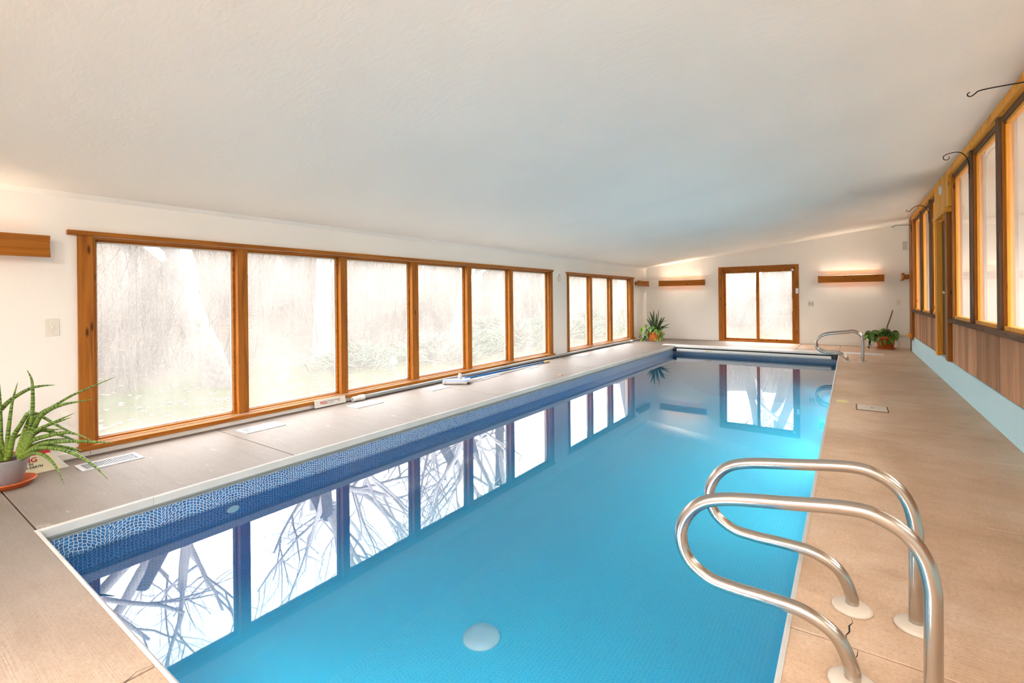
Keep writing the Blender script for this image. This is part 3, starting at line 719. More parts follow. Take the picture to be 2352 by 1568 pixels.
# automatic cover: lid, leading bar and pulleys at the far end
cov = thing('pool_cover_housing', (-1.9, 12.8, 0), 'white lid and roller bar of the pool cover at far end', 'pool cover')
box('lid', -4.10, .575, PY1 + .035, 12.99, -.01, .010, M['lid'], cov, .003)
box('lid_edge', PX0 + .01, PX1 - .0, PY1 - .045, PY1 + .034, -.032, .004, M['lid'], cov, .004)
box('housing_gap', PX0, PX1, PY1 - .005, PY1 + .03, -.12, -.034, M['black'], cov)
bb = box('leading_bar', PX0 + .10, PX1 - .135, PY1 - .20, PY1 - .125, -.128, -.052, M['bar'], cov, .012)
box('bar_rib', PX0 + .10, PX1 - .135, PY1 - .209, PY1 - .20, -.112, -.100, M['vent_grey'], bb)
for x in (PX0 + .055, PX1 - .07):
    V, F = sweep([(x - .045, PY1 - .16, -.09), (x + .045, PY1 - .16, -.09)], .026, 14)
    mk('pulley', V, F, M['black'], cov, smooth=True)
    box('pulley_bracket', x - .02, x + .02, PY1 - .20, PY1 - .02, -.112, -.060, M['black'], cov, .006)
for i, xx in enumerate((-2.95, )):
    box('sticker', xx, xx + .16, PY1 - .2012, PY1 - .199, -.088, -.064, M['tan_grip'], bb)

# ================================================================== grab rails
def rail(y, prof, rr, label, group):
    r = thing('grab_rail', (0.09, y, 0), label, 'handrail', group)
    tube('rail_tube', [(x, y, z) for x, z in prof], .0235, M['steel'], r, 18)
    for x in (prof[0][0], prof[-1][0]):
        lathe('escutcheon', [(.070, .001), (.069, .009), (.058, .016), (.026, .022), (.0245, .022)], (x, y, 0), M['cream'], r, 32)
    return r
def rail_prof(xb, xf, zlow, dz=0):
    pts = [(xb, 0, 0.004), (xb, 0, .575), (-.02, 0, .580), (-.595, 0, .500 + dz), (-.560, 0, zlow - .01), (xf, 0, zlow + .005), (xf, 0, .004)]
    f = fillet([Vector(p) for p in pts], [.19, .01, .19, .19, .16], 10)
    return [(p.x, p.z) for p in f]
pN = [(p.x, p.z) for p in spline([(.197, 0, .004), (.198, 0, .15), (.199, 0, .30), (.197, 0, .385), (.179, 0, .468), (.142, 0, .526), (.085, 0, .562), (.0, 0, .578), (-.20, 0, .551), (-.40, 0, .517),
      (-.500, 0, .463), (-.552, 0, .365), (-.532, 0, .265), (-.455, 0, .207), (-.36, 0, .196), (-.25, 0, .197), (-.14, 0, .190), (-.05, 0, .145), (-.008, 0, .06), (-.004, 0, .004)], 6)]
pF = [(p.x, p.z) for p in spline([(.183, 0, .004), (.187, 0, .15), (.187, 0, .40), (.155, 0, .515), (.05, 0, .576), (-.06, 0, .563), (-.22, 0, .541), (-.37, 0, .520),
      (-.495, 0, .460), (-.566, 0, .345), (-.54, 0, .230), (-.455, 0, .168), (-.35, 0, .150), (-.24, 0, .150), (-.14, 0, .120), (-.07, 0, .06), (-.050, 0, .004)], 6)]
gr = 'steel grab rails beside the pool'
rail(1.925, pN, .0235, 'nearest bent stainless grab rail overhanging the pool edge', gr)
rail(2.392, pN, .0235, 'bent stainless grab rail just behind the nearest one', gr)
rail(11.19, pF, .0235, 'front rail of the far stainless pair near far coping', gr)
rail(11.51, pF, .0235, 'rear rail of the far stainless pair, closest to potted plant', gr)

# ================================================================== floor registers
names = ['beside the snake plant', 'second from the snake plant', 'under the end of the grey pipe', 'just before the pool vacuum head', 'below middle of the blue pole',
         'at the handle end of the blue pole', 'first one below the smaller window', 'middle one below the smaller window', 'last one toward the potted plant in the corner']
def register(y, lab):
    r = thing('floor_register', (-4.86, y + .195, 0), 'white metal floor register ' + lab, 'floor vent', 'floor registers along the window wall')
    x0, x1, y0, y1 = -4.975, -4.755, y, y + .39
    boxes('frame', [(x0, x1, y0, y0 + .03, 0, .007), (x0, x1, y1 - .03, y1, 0, .007), (x0, x0 + .03, y0 + .03, y1 - .03, 0, .007), (x1 - .03, x1, y0 + .03, y1 - .03, 0, .007)], M['vent_white'], r)
    box('duct', x0 + .03, x1 - .03, y0 + .03, y1 - .03, 0, .0012, M['vent_dark'], r)
    n = 22; L_ = []
    for k in range(n):
        yy = y0 + .034 + (y1 - y0 - .068) * k / n
        L_.append((x0 + .031, x1 - .031, yy, yy + .0085, .0012, .0052))
    L_.append(((x0 + x1) / 2 - .004, (x0 + x1) / 2 + .004, y0 + .03, y1 - .03, .0045, .0062))
    boxes('slats', L_, M['vent_grey'], r, kind='stuff')
for y, lab in zip((1.085, 2.295, 3.565, 4.81, 6.02, 7.245, 9.41, 10.62, 11.98), names): register(y, lab)

# ================================================================== deck fittings on the right
sk = thing('skimmer_lid', (.19, 6.73, 0), 'square cream skimmer lid set into the brown deck', 'skimmer lid')
box('frame', .045, .335, 6.575, 6.895, 0, .004, M['joint'], sk)
box('lid', .055, .325, 6.585, 6.885, .003, .0075, M['cream'], sk, .002)
lathe('finger_hole', [(.014, 0), (.014, .0008)], (.19, 6.735, .0075), M['ink'], sk, 16)
lathe('deck_cap', [(.062, 0), (.062, .006), (.05, .012), (.01, .013)], (-.085, 6.99, 0), M['cap_yel'], None, 24, label='small round yellowed cap near the pool edge', cat='cap')
# dry leaf on the left deck
lv = [(math.cos(a) * .055 * (1 + .2 * math.sin(3 * a)), math.sin(a) * .03, .006 + .008 * math.cos(2 * a)) for a in [2 * PI * k / 14 for k in range(14)]]
V = [(-3.93 + x, 6.95 + y, .002 + z) for x, y, z in lv] + [(-3.93, 6.95, .004)]
mk('dry_leaf', V, [(i, (i + 1) % 14, 14) for i in range(14)], M['shell'], label='small curled orange leaf lying on the left deck', cat='leaf')
# cracks in the concrete beside the rails
def crack(pts, wd, name='deck_crack'):
    V, F = [], []
    for i, (x, y) in enumerate(pts):
        k = wd * (1 - .8 * abs(2 * i / (len(pts) - 1) - 1)) * random.uniform(.6, 1.2)
        V += [(x - k, y, .0006), (x + k, y, .0006)]
    for i in range(len(pts) - 1): F.append((2 * i, 2 * i + 1, 2 * i + 3, 2 * i + 2))
    return mk(name, V, F, M['void'], fl)
crack([(-.008, 2.32), (-.002, 2.29), (-.014, 2.26), (-.013, 2.22), (-.024, 2.19), (-.018, 2.14)], .0028)
crack([(.012, 2.12), (.010, 2.09), (.002, 2.06), (.004, 2.03), (-.004, 2.0), (.010, 1.97), (.014, 1.93), (.022, 1.90)], .0035)
crack([(-2.02, .655), (-2.03, .60), (-2.00, .55), (-2.06, .50), (-2.05, .44), (-2.12, .38), (-2.10, .30)], .004)

# ================================================================== hose, vacuum head, pole
hs = thing('grey_pipe', (-5.13, 8.4, 0), 'long grey pipe with white cuffs lying under the windows', 'pipe')
hp = [(-5.115, 3.93, .034), (-5.125, 6, .034), (-5.14, 9, .036), (-5.13, 12, .036), (-5.09, 13.0, .034)]
tube('pipe', spline(hp, 6), .026, M['hose'], hs, 16)
V, F = sweep([(-5.113, 3.76, .034), (-5.1135, 3.85, .034), (-5.1138, 3.852, .034), (-5.1145, 3.93, .034)], [.030, .030, .035, .035], 20); c = mk('cuff', V, F, M['cuff'], hs, smooth=False)
V, F = sweep([(-5.113, 3.7595, .034), (-5.113, 3.762, .034)], .023, 20); mk('cuff_bore', V, F, M['vent_grey'], c)
V, F = sweep([(-5.092, 12.96, .034), (-5.085, 13.12, .034)], .033, 20); mk('cuff', V, F, M['cuff'], hs, smooth=False)

vh = thing('pool_vacuum_head', (-4.87, 5.55, 0), 'blue and white pool vacuum head with upright hose fitting', 'vacuum head')
def plate(name, pts, z0, z1, mat, parent, inset=0.0):
    n = len(pts); V = [(x, y, z0) for x, y in pts] + [(x, y, z1) for x, y in pts]
    F = [tuple(range(n - 1, -1, -1)), tuple(range(n, 2 * n))] + [(i, (i + 1) % n, (i + 1) % n + n, i + n) for i in range(n)]
    return mk(name, V, F, mat, parent)
HB = [(-5.02, 5.30), (-4.98, 5.26), (-4.70, 5.44), (-4.68, 5.50), (-4.70, 5.56), (-4.80, 5.66), (-4.86, 5.64)]
plate('body', HB, .045, .066, M['vac_blue'], vh)
plate('rim', [((x + 4.85) * 1.05 - 4.85, (y - 5.46) * 1.05 + 5.46) for x, y in HB], .034, .046, M['white_paint'], vh)
V, F = sweep([(-4.985, 5.29, .019), (-4.72, 5.46, .019)], .017, 12); mk('brush', V, F, M['cuff'], vh, smooth=True)
for p in ((-4.99, 5.285), (-4.715, 5.465), (-4.80, 5.62)):
    V, F = sweep([(p[0] - .008, p[1] + .014, .021), (p[0] + .008, p[1] - .014, .021)], .021, 14); mk('wheel', V, F, M['cuff'], vh, smooth=True)
lathe('hose_fitting', [(.030, 0), (.029, .035), (.025, .036), (.024, .075), (.020, .076), (.020, .08)], (-4.86, 5.50, .066), M['cream'], vh, 20)
box('hinge_fork', -4.90, -4.80, 5.56, 5.66, .050, .075, M['blue_pole'], vh, .006)
pl = thing('telescopic_pole', (-4.9, 7.0, 0), 'blue telescopic pole lying from vacuum head along the deck', 'pole')
tube('pole', [(-4.86, 5.67, .05), (-4.885, 6.8, .036), (-4.915, 8.02, .024)], .017, M['blue_pole'], pl, 14)
tube('grip', [(-4.915, 8.02, .024), (-4.918, 8.12, .024), (-4.92, 8.24, .024)], [.021, .022, .020], M['tan_grip'], pl, 14)
tube('cable', spline([(-4.72, 5.56, .006), (-4.70, 5.9, .005), (-4.78, 6.35, .009), (-4.82, 6.8, .004), (-4.86, 7.5, .004), (-4.90, 7.75, .004)], 8), .003, M['vent_grey'], pl, 6)

# ================================================================== warning signs
sg = thing('warning_sign', (XL + .06, 3.47, 0), 'long white danger shallow water sign leaning on the window sill', 'sign')
# leaning plate: bottom out at x=-5.150, top at x=-5.163
mk('plate', [(-5.142, 3.262, .010), (-5.142, 3.683, .010), (-5.158, 3.683, .094), (-5.158, 3.262, .094), (-5.146, 3.262, .010), (-5.146, 3.683, .010), (-5.162, 3.683, .094), (-5.162, 3.262, .094)],
   [(0, 1, 2, 3), (7, 6, 5, 4), (0, 4, 5, 1), (1, 5, 6, 2), (2, 6, 7, 3), (3, 7, 4, 0)], M['sign_white'], sg)
ex = Vector((0, 1, 0)); ez = Vector((-.016, 0, .084)).normalized(); en = ex.cross(ez)
def SM(y, h):   # lettering frame on the leaning plate: y position and height along the plate
    p = Vector((-5.142, y, .010)) + ez * h + en * .0006
    return Matrix(((ex.x, ez.x, en.x, p.x), (ex.y, ez.y, en.y, p.y), (ex.z, ez.z, en.z, p.z), (0, 0, 0, 1)))
def sign_rect(name, y0, y1, h0, h1, mat, parent, lift=.0004):
    P = [Vector((-5.142, y, .010)) + ez * h + en * lift for y, h in ((y0, h0), (y1, h0), (y1, h1), (y0, h1))]
    mk(name, P, [(0, 1, 2, 3)], mat, parent)
sign_rect('red_band', 3.335, 3.432, .035, .063, M['red'], sg)
text('lettering', 'DANGER', M['sign_white'], sg, SM(3.357, .0415), .0225, bold=.0006)
P = [Vector((-5.142, y, .010)) + ez * h + en * .0007 for y, h in ((3.337, .040), (3.354, .040), (3.3455, .056))]
mk('warning_triangle', P, [(0, 1, 2)], M['sign_white'], sg)
text('lettering', 'SHALLOW WATER', M['ink'], sg, SM(3.438, .052), .0165, bold=.0003)
text('lettering', 'NO DIVING', M['ink_grey'], sg, SM(3.465, .0405), .0115)
text('lettering', 'YOU CAN BE SERIOUSLY INJURED', M['ink_grey'], sg, SM(3.372, .0265), .0098)
def ring(name, cy, ch, r0, r1, mat, parent):
    V, F = [], []; n = 24
    for k in range(n):
        a = 2 * PI * k / n
        for r in (r0, r1): V.append(Vector((-5.142, cy + math.cos(a) * r, .010)) + ez * (ch + math.sin(a) * r) + en * .0007)
    for k in range(n): F.append((2 * k, 2 * k + 1, (2 * k + 3) % (2 * n), (2 * k + 2) % (2 * n)))
    mk(name, V, F, mat, parent)
ring('no_diving_symbol', 3.590, .050, .014, .0175, M['red'], sg)
sign_rect('no_diving_symbol', 3.5865, 3.5935, .038, .060, M['ink_grey'], sg)

s2 = thing('warning_sign', (-5.06, .82, 0), 'cream danger no diving sign with red band behind the snake plant', 'sign')
# slightly curled sheet leaning on the wall
Y0, Y1 = .60, 1.022
xb, xt, ht = -4.995, -5.075, .182
def P2(y, h, lift=0):
    t = h / ht; p = Vector((xb + (xt - xb) * t, y, .004 + h * .985))
    return p + Vector((.92, 0, .38)).normalized() * lift
mk('board', [P2(Y0, 0), P2(Y1, 0), P2(Y1 - .075, ht), P2(Y0, ht)] + [P2(Y0, 0, -.003), P2(Y1, 0, -.003), P2(Y1 - .075, ht, -.003), P2(Y0, ht, -.003)],
   [(0, 1, 2, 3), (7, 6, 5, 4), (0, 4, 5, 1), (1, 5, 6, 2), (2, 6, 7, 3), (3, 7, 4, 0)], M['sign_cream'], s2)
cv = [(.0, .0), (.004, .03), (-.004, .07), (-.012, .12), (-.02, .175)]
V, F = [], []
for i, (o, h) in enumerate(cv):
    e = .035 * (1 - h / .175) ** 2
    V += [P2(Y1 - .075 * h / ht - .02, h, -.010), P2(Y1 - .075 * h / ht + .012 + e, h, -.012 + .0 * i)]
for i in range(len(cv) - 1): F.append((2 * i, 2 * i + 1, 2 * i + 3, 2 * i + 2))
mk('curled_sheet', V, F, M['sign_white'], s2)
mk('red_band', [P2(Y0, .128, .0006), P2(Y1 - .053, .128, .0006), P2(Y1 - .073, .180, .0006), P2(Y0, .180, .0006)], [(0, 1, 2, 3)], M['red'], s2)
e2z = (P2(0, ht) - P2(0, 0)).normalized(); e2n = ex.cross(e2z)
def S2(y, h):
    p = P2(y, h) + e2n * .0009
    return Matrix(((ex.x, e2z.x, e2n.x, p.x), (ex.y, e2z.y, e2n.y, p.y), (ex.z, e2z.z, e2n.z, p.z), (0, 0, 0, 1)))
text('lettering', 'DANGER', M['sign_cream'], s2, S2(.888, .133), .042, 'RIGHT', .0012)
text('lettering', 'NO DIVING', M['red'], s2, S2(.890, .082), .050, 'RIGHT', .0014)
text('lettering', 'MAY RESULT IN', M['ink'], s2, S2(.866, .062), .023, 'RIGHT', .0006)
text('lettering', 'INJURY OR DEATH', M['ink'], s2, S2(.918, .040), .023, 'RIGHT', .0006)

# ================================================================== switch, outlets, speaker, small wall pieces
sw = thing('light_switch', (XL, 1.018, 1.02), 'cream light switch plate on wall left of the large window', 'switch')
box('plate', XL, XL + .006, .976, 1.060, 1.016, 1.152, M['plate'], sw, .002)
box('toggle', XL + .006, XL + .018, 1.012, 1.022, 1.072, 1.094, M['white_paint'], sw, .002)
for z in (1.052, 1.116): box('screw', XL + .006, XL + .0075, 1.0145, 1.0195, z - .0025, z + .0025, M['plate_dark'], sw)
ol = thing('wall_outlet', (-.83, YB, 1.05), 'double cream outlet plate on far wall right of sliding door', 'outlet')
box('plate', -.905, -.772, YB - .006, YB, .985, 1.125, M['plate'], ol, .002)
for x in (-.87, -.807): box('socket', x - .013, x + .013, YB - .009, YB - .006, 1.025, 1.085, M['plate_dark'], ol, .003)
ol = thing('wall_outlet', (.95, YB, 1.05), 'single cream switch plate above the right potted plant', 'outlet')
box('plate', .905, .99, YB - .006, YB, 1.015, 1.155, M['plate'], ol, .002)
box('toggle', .942, .954, YB - .016, YB - .006, 1.075, 1.097, M['plate_dark'], ol, .002)
box('wall_speaker', 1.03, 1.118, YB - .03, YB, 2.33, 2.535, M['speaker'], bevel=.004, label='grey rectangular speaker panel high in the far right corner', cat='speaker')
# glass disc hanging on a nail between the left windows
hd = thing('hanging_ornament', (XL, 9.22, 1.62), 'small pale oval ornament hanging between the two left windows', 'ornament')
V, F = sweep([(XL + .004, 9.215, 1.69), (XL + .010, 9.215, 1.69)], .066, 24); mk('disc', V, F, M['plate'], hd)
V, F = sweep([(XL, 9.215, 1.785), (XL + .014, 9.215, 1.785)], .008, 8); mk('nail', V, F, M['ink'], hd)

# ================================================================== wooden light valances with warm tubes
def valance(axis, wall, sgn, a, b, z0, z1, label, lamp='lamp'):
    """chevron-section board standing off the wall with a lamp tube behind; axis: running axis"""
    zc = (z0 + z1) / 2
    r = thing('light_valance', ((wall, (a + b) / 2, zc) if axis == 'y' else ((a + b) / 2, wall, zc)), label, 'wall light', 'wooden light valances around the room')
    prof = [(.135, z1), (.118, zc), (.142, z0), (.110, z0), (.088, zc), (.104, z1)]
    pr2 = [(wall + sgn * d, z) for d, z in prof]
    f = prism_y if axis == 'y' else prism_x
    f('front_board', pr2, a, b, M['wood_' + axis], r)
    for c in (a + .06, b - .10):
        if axis == 'y': box('bracket', *sorted((wall, wall + sgn * .09)), c, c + .04, zc - .05, zc + .05, M['wood_z'], r)
        else: box('bracket', c, c + .04, *sorted((wall, wall + sgn * .09)), zc - .05, zc + .05, M['wood_z'], r)
    if axis == 'y': box('added_reflector', *sorted((wall + sgn * .058, wall + sgn * .061)), a + .05, b - .05, zc - .02, z1 + .004, M['white_paint'], r)  # added plate that turns the tube light up to the ceiling
    else: box('added_reflector', a + .05, b - .05, *sorted((wall + sgn * .058, wall + sgn * .061)), zc - .02, z1 + .004, M['white_paint'], r)
    p0 = (wall + sgn * .078, a + .12, zc + .045) if axis == 'y' else (a + .12, wall + sgn * .078, zc + .045)
    p1 = (wall + sgn * .078, b - .12, zc + .045) if axis == 'y' else (b - .12, wall + sgn * .078, zc + .045)
    V, F = sweep([p0, p1], .008, 8); mk('lamp_tube', V, F, M[lamp], r)
    return r
valance('y', XL, 1, -.85, .985, 1.636, 1.804, 'wooden light valance at left edge, near the light switch', 'lamp_low')
valance('y', XL, 1, 13.68, 14.60, 1.60, 1.765, 'short wooden valance between smaller window and corner', 'lamp_off')
valance('x', YB, -1, -4.79, -3.44, 1.60, 1.770, 'wooden valance on far wall left of sliding door')  # tubes lit on both far-wall boards, added to brighten the far end
valance('x', YB, -1, -.675, .675, 1.595, 1.768, 'wooden valance on far wall right of sliding door')
valance('y', XR, -1, 14.12, 14.68, 1.595, 1.768, 'chevron end of a valance in the far right corner', 'lamp_off')

valance('x', YF, 1, -2.3, .95, 2.12, 2.28, 'added long uplight valance, unseen behind the camera')  # added out of view to light the near ceiling
# fill domes added out of view over the near end of the room
for i, x in enumerate((-2.5, -.9, .7)):
    cz = ceil_z(x)
    dm = thing('fill_dome', (x, -1.3, cz), ('added warm fill dome over the near end, window side', 'added warm fill dome over the near end, in the middle', 'added warm fill dome over the near end, house side')[i], 'ceiling lamp', 'added fill domes at the near end')
    lathe('rim', [(.20, .02), (.20, -.05), (.185, -.055), (.17, -.05)], (x, -1.3, cz), M['white_paint'], dm, 28)
    lathe('glass', [(.168, -.05), (.15, -.085), (.10, -.11), (.01, -.12)], (x, -1.3, cz), M['dome'], dm, 28)
# fill lamps added in the house room behind the inner windows
for k in range(4):
    yy = .6 + 3.6 * k
    hl = thing('house_fill_lamp', (XR + 2.0, yy, 2.95), 'added flat white fill lamp inside the house, ' + ('nearest the front wall', 'second from the front wall', 'third from the front wall', 'nearest the far wall')[k], 'ceiling lamp', 'added house fill lamps')
    box('housing', XR + 1.55, XR + 2.45, yy - .6, yy + .6, 2.90, 2.95, M['white_paint'], hl)
    box('diffuser', XR + 1.58, XR + 2.42, yy - .57, yy + .57, 2.885, 2.899, M['house_fill'], hl)
# ================================================================== wrought iron plant hooks on the right mullions
def hook(y, path, label, r0=.0055):
    h = thing('plant_hook', (XR, y, path[0][1]), label, 'plant hook', 'iron plant hooks on the right window posts')
    pts = spline([(x, y, z) for x, z in path], 7); n = len(pts)
    V, F = sweep(pts, [r0 * (1 - .35 * i / (n - 1)) for i in range(n)], 10); mk('arm', V, F, M['iron'], h, smooth=True)
    x0, z0 = path[0]
    box('mounting_plate', XR - .022, XR - .014, y - .010, y + .010, z0 - .06, z0 + .10, M['iron'], h)
    return h
def scroll(cx, cz, r, a0, a1, n=9, shrink=.45):
    return [(cx + r * (1 - shrink * k / (n - 1)) * math.cos(a0 + (a1 - a0) * k / (n - 1)), cz + r * (1 - shrink * k / (n - 1)) * math.sin(a0 + (a1 - a0) * k / (n - 1))) for k in range(n)]
hook(4.93, [(1.10, 2.64), (1.10, 2.74), (1.08, 2.785), (1.0, 2.79), (.88, 2.792), (.80, 2.788), (.778, 2.775)] + scroll(.748, 2.776, .021, -.6 + 0, -PI - 1.6), 'straight black iron hook highest at the right picture edge')
hook(7.36, [(1.10, 2.62), (1.10, 2.72), (1.085, 2.80), (1.045, 2.865), (.99, 2.885), (.93, 2.878)] + scroll(.917, 2.836, .034, PI * .75, PI * 2.2), 'curved black iron hook nearest the camera with curled tip')
hook(10.74, [(1.10, 2.55), (1.098, 2.66), (1.06, 2.755), (.99, 2.795), (.91, 2.775), (.855, 2.715)] + scroll(.826, 2.728, .026, -.8, -PI - 1.5), 'curved black iron hook beyond the brown door')
hook(13.44, [(1.09, 2.64), (1.09, 2.74), (1.075, 2.775), (1.0, 2.782), (.86, 2.788), (.80, 2.784)] + scroll(.775, 2.766, .022, .3, -PI - 1.2), 'straight black iron hook on the farthest right post')

# ================================================================== snake plant at the left edge
PC = Vector((-4.829, .7014, 0))
sp = thing('snake_plant', PC, 'drooping banded snake plant in grey pot on orange saucer', 'potted plant')
sc = lathe('saucer', [(.108, .001), (.120, .004), (.142, .034), (.150, .038), (.150, .044), (.141, .044), (.118, .014), (.01, .012)], PC, M['terra'], sp, 40)
lathe('pot', [(.070, .013), (.076, .016), (.110, .172), (.120, .192), (.120, .198), (.112, .198), (.106, .175), (.02, .172)], PC, M['pot_grey'], sp, 40)
lathe('soil', [(.105, .168), (.105, .176), (.06, .184), (.005, .184)], PC, M['soil'], sp, 24)
LEAVES = [
[(-4.785, 0.782, 0.211), (-4.745, 0.799, 0.368), (-4.713, 0.809, 0.487), (-4.693, 0.81, 0.636), (-4.686, 0.804, 0.744), (-4.698, 0.783, 0.817)],
[(-4.894, 0.706, 0.16), (-4.902, 0.71, 0.247), (-4.896, 0.723, 0.421), (-4.886, 0.739, 0.581), (-4.865, 0.763, 0.716)],
[(-4.924, 0.684, 0.161), (-4.909, 0.683, 0.428), (-4.896, 0.68, 0.713)],
[(-4.962, 0.667, 0.20), (-4.977, 0.658, 0.452), (-4.935, 0.697, 0.539), (-4.888, 0.74, 0.602), (-4.803, 0.811, 0.668), (-4.74, 0.865, 0.687), (-4.675, 0.921, 0.691)],
[(-4.79, 0.779, 0.221), (-4.773, 0.794, 0.312), (-4.746, 0.817, 0.419), (-4.707, 0.848, 0.495), (-4.629, 0.906, 0.549), (-4.534, 0.977, 0.618), (-4.418, 1.062, 0.681), (-4.274, 1.167, 0.753)],
[(-4.783, 0.784, 0.221), (-4.728, 0.807, 0.347), (-4.663, 0.836, 0.473), (-4.582, 0.877, 0.536), (-4.494, 0.922, 0.571), (-4.404, 0.969, 0.591), (-4.273, 1.045, 0.614)],
[(-4.879, 0.717, 0.191), (-4.833, 0.732, 0.333), (-4.769, 0.762, 0.431), (-4.712, 0.785, 0.51)],
[(-4.828, 0.752, 0.221), (-4.791, 0.787, 0.388), (-4.751, 0.823, 0.491), (-4.702, 0.865, 0.467), (-4.626, 0.928, 0.403), (-4.554, 0.986, 0.353), (-4.451, 1.067, 0.297)],
[(-4.79, 0.779, 0.221), (-4.717, 0.8, 0.32), (-4.651, 0.816, 0.39), (-4.518, 0.879, 0.453), (-4.361, 0.959, 0.524)],
[(-4.803, 0.77, 0.205), (-4.773, 0.81, 0.324), (-4.742, 0.849, 0.381), (-4.681, 0.911, 0.417), (-4.591, 0.993, 0.456)],
[(-4.816, 0.761, 0.206), (-4.754, 0.795, 0.315), (-4.665, 0.849, 0.387), (-4.597, 0.888, 0.388), (-4.527, 0.928, 0.395)],
[(-4.828, 0.752, 0.206), (-4.794, 0.796, 0.324), (-4.73, 0.861, 0.374), (-4.655, 0.933, 0.338), (-4.603, 0.99, 0.298), (-4.57, 1.032, 0.255)],
[(-4.803, 0.77, 0.205), (-4.763, 0.786, 0.254), (-4.716, 0.807, 0.312), (-4.597, 0.878, 0.353), (-4.499, 0.936, 0.373), (-4.418, 0.98, 0.363), (-4.321, 1.036, 0.325)],
[(-4.803, 0.77, 0.196), (-4.783, 0.8, 0.232), (-4.769, 0.824, 0.268), (-4.69, 0.896, 0.301), (-4.556, 1.005, 0.305)],
[(-4.816, 0.761, 0.19), (-4.757, 0.784, 0.225), (-4.66, 0.834, 0.284), (-4.577, 0.874, 0.306), (-4.415, 0.97, 0.318), (-4.253, 1.066, 0.314), (-4.155, 1.117, 0.314)],
[(-4.816, 0.761, 0.184), (-4.753, 0.779, 0.221), (-4.667, 0.813, 0.264), (-4.551, 0.869, 0.275), (-4.429, 0.929, 0.259), (-4.308, 0.988, 0.214), (-4.21, 1.031, 0.158), (-4.116, 1.071, 0.082)],
[(-4.808, 0.766, 0.175), (-4.714, 0.788, 0.217), (-4.625, 0.805, 0.243), (-4.526, 0.831, 0.239), (-4.43, 0.854, 0.206), (-4.344, 0.869, 0.156), (-4.265, 0.88, 0.079)],
[(-4.803, 0.77, 0.19), (-4.752, 0.806, 0.226), (-4.639, 0.886, 0.268), (-4.518, 0.971, 0.251), (-4.448, 1.02, 0.229)],
[(-4.803, 0.77, 0.19), (-4.687, 0.861, 0.254), (-4.571, 0.952, 0.244), (-4.505, 1.007, 0.204), (-4.467, 1.043, 0.163)],
[(-4.79, 0.779, 0.205), (-4.793, 0.797, 0.243), (-4.785, 0.823, 0.334), (-4.788, 0.842, 0.392)],
[(-4.803, 0.77, 0.196), (-4.794, 0.784, 0.246), (-4.79, 0.795, 0.402), (-4.786, 0.807, 0.524)],
[(-4.891, 0.708, 0.176), (-4.888, 0.718, 0.22), (-4.872, 0.738, 0.31), (-4.812, 0.788, 0.366)],
[(-4.904, 0.699, 0.176), (-4.928, 0.682, 0.346), (-4.977, 0.647, 0.531), (-5.076, 0.577, 0.687)],
[(-4.917, 0.69, 0.176), (-4.985, 0.662, 0.306), (-5.06, 0.587, 0.377), (-5.12, 0.481, 0.354)],
[(-4.909, 0.695, 0.167), (-4.881, 0.633, 0.274), (-4.905, 0.535, 0.296), (-4.924, 0.44, 0.245)]]
for i, lf_ in enumerate(LEAVES):
    pts = [Vector((x * .988, y * .988, 1.28 + (z - 1.28) * .988)) for x, y, z in lf_]
    sm = spline(pts, 7); n = len(sm)
    thick = (.0165, .0125, .016)[i % 3] if i not in (0, 1, 2) else .0135
    rad = [thick * (1 - .1 * (k / (n - 1))) * (1 - (k / (n - 1)) ** 2.2) ** .8 + .0008 for k in range(n)]
    if i in (6,): rad = [.018 * (1 - .35 * k / (n - 1)) for k in range(n)]
    V, F = sweep(sm, rad, 8)
    o = mk('leaf', V, F, M['snake'], sp, smooth=True)
    al = o.data.attributes.new('along', 'FLOAT', 'POINT'); acc = [0.0]
    for k in range(1, n): acc.append(acc[-1] + (sm[k] - sm[k - 1]).length)
    al.data.foreach_set('value', [acc[k // 8] + i * .0 for k in range(n * 8)])

# ================================================================== far potted plants
def heart_leaf_mesh(name, L_, W_, fold=.15, droop=.25):
    prof = [(0, .0), (.10, .34), (.28, .5), (.5, .44), (.75, .24), (1, 0.0)]
    V, F = [], []
    for t, w_ in prof:
        z = -droop * L_ * t * t
        V += [(-w_ * W_, t * L_, z + fold * w_ * W_), (0, t * L_, z), (w_ * W_, t * L_, z + fold * w_ * W_)]
    for i in range(len(prof) - 1):
        a = 3 * i; F += [(a, a + 1, a + 4, a + 3), (a + 1, a + 2, a + 5, a + 4)]
    me = bpy.data.meshes.new(name); me.from_pydata(V, [], F); me.validate(); me.polygons.foreach_set('use_smooth', [True] * len(me.polygons)); return me
def strap_leaf(name, parent, p0, p1, bend, width, mat):
    p0, p1 = Vector(p0), Vector(p1); mid = (p0 + p1) / 2 + Vector(bend); n = 8; V, F = [], []
    side = (p1 - p0).cross(fw); side.normalize()
    for k in range(n + 1):
        t = k / n; p = p0 * (1 - t) ** 2 + mid * 2 * t * (1 - t) + p1 * t * t
        w_ = width * (math.sin(PI * min(1, .18 + .82 * t)) ** .7 if t < 1 else 0) + .0015
        V += [p - side * w_ + fw * (-.3 * w_), p, p + side * w_ + fw * (-.3 * w_)]
    for i in range(n):
        a = 3 * i; F += [(a, a + 1, a + 4, a + 3), (a + 1, a + 2, a + 5, a + 4)]
    mk(name, V, F, mat, parent, smooth=True)
HM = [heart_leaf_mesh('heart_leaf', .125, .085), heart_leaf_mesh('heart_leaf', .15, .07, .2, .4), heart_leaf_mesh('heart_leaf', .10, .075, .1, .1)]
HM_L = [m.copy() for m in HM]
for m in HM: m.materials.append(M['leaf'])
for m in HM_L: m.materials.append(M['leaf_lt'])
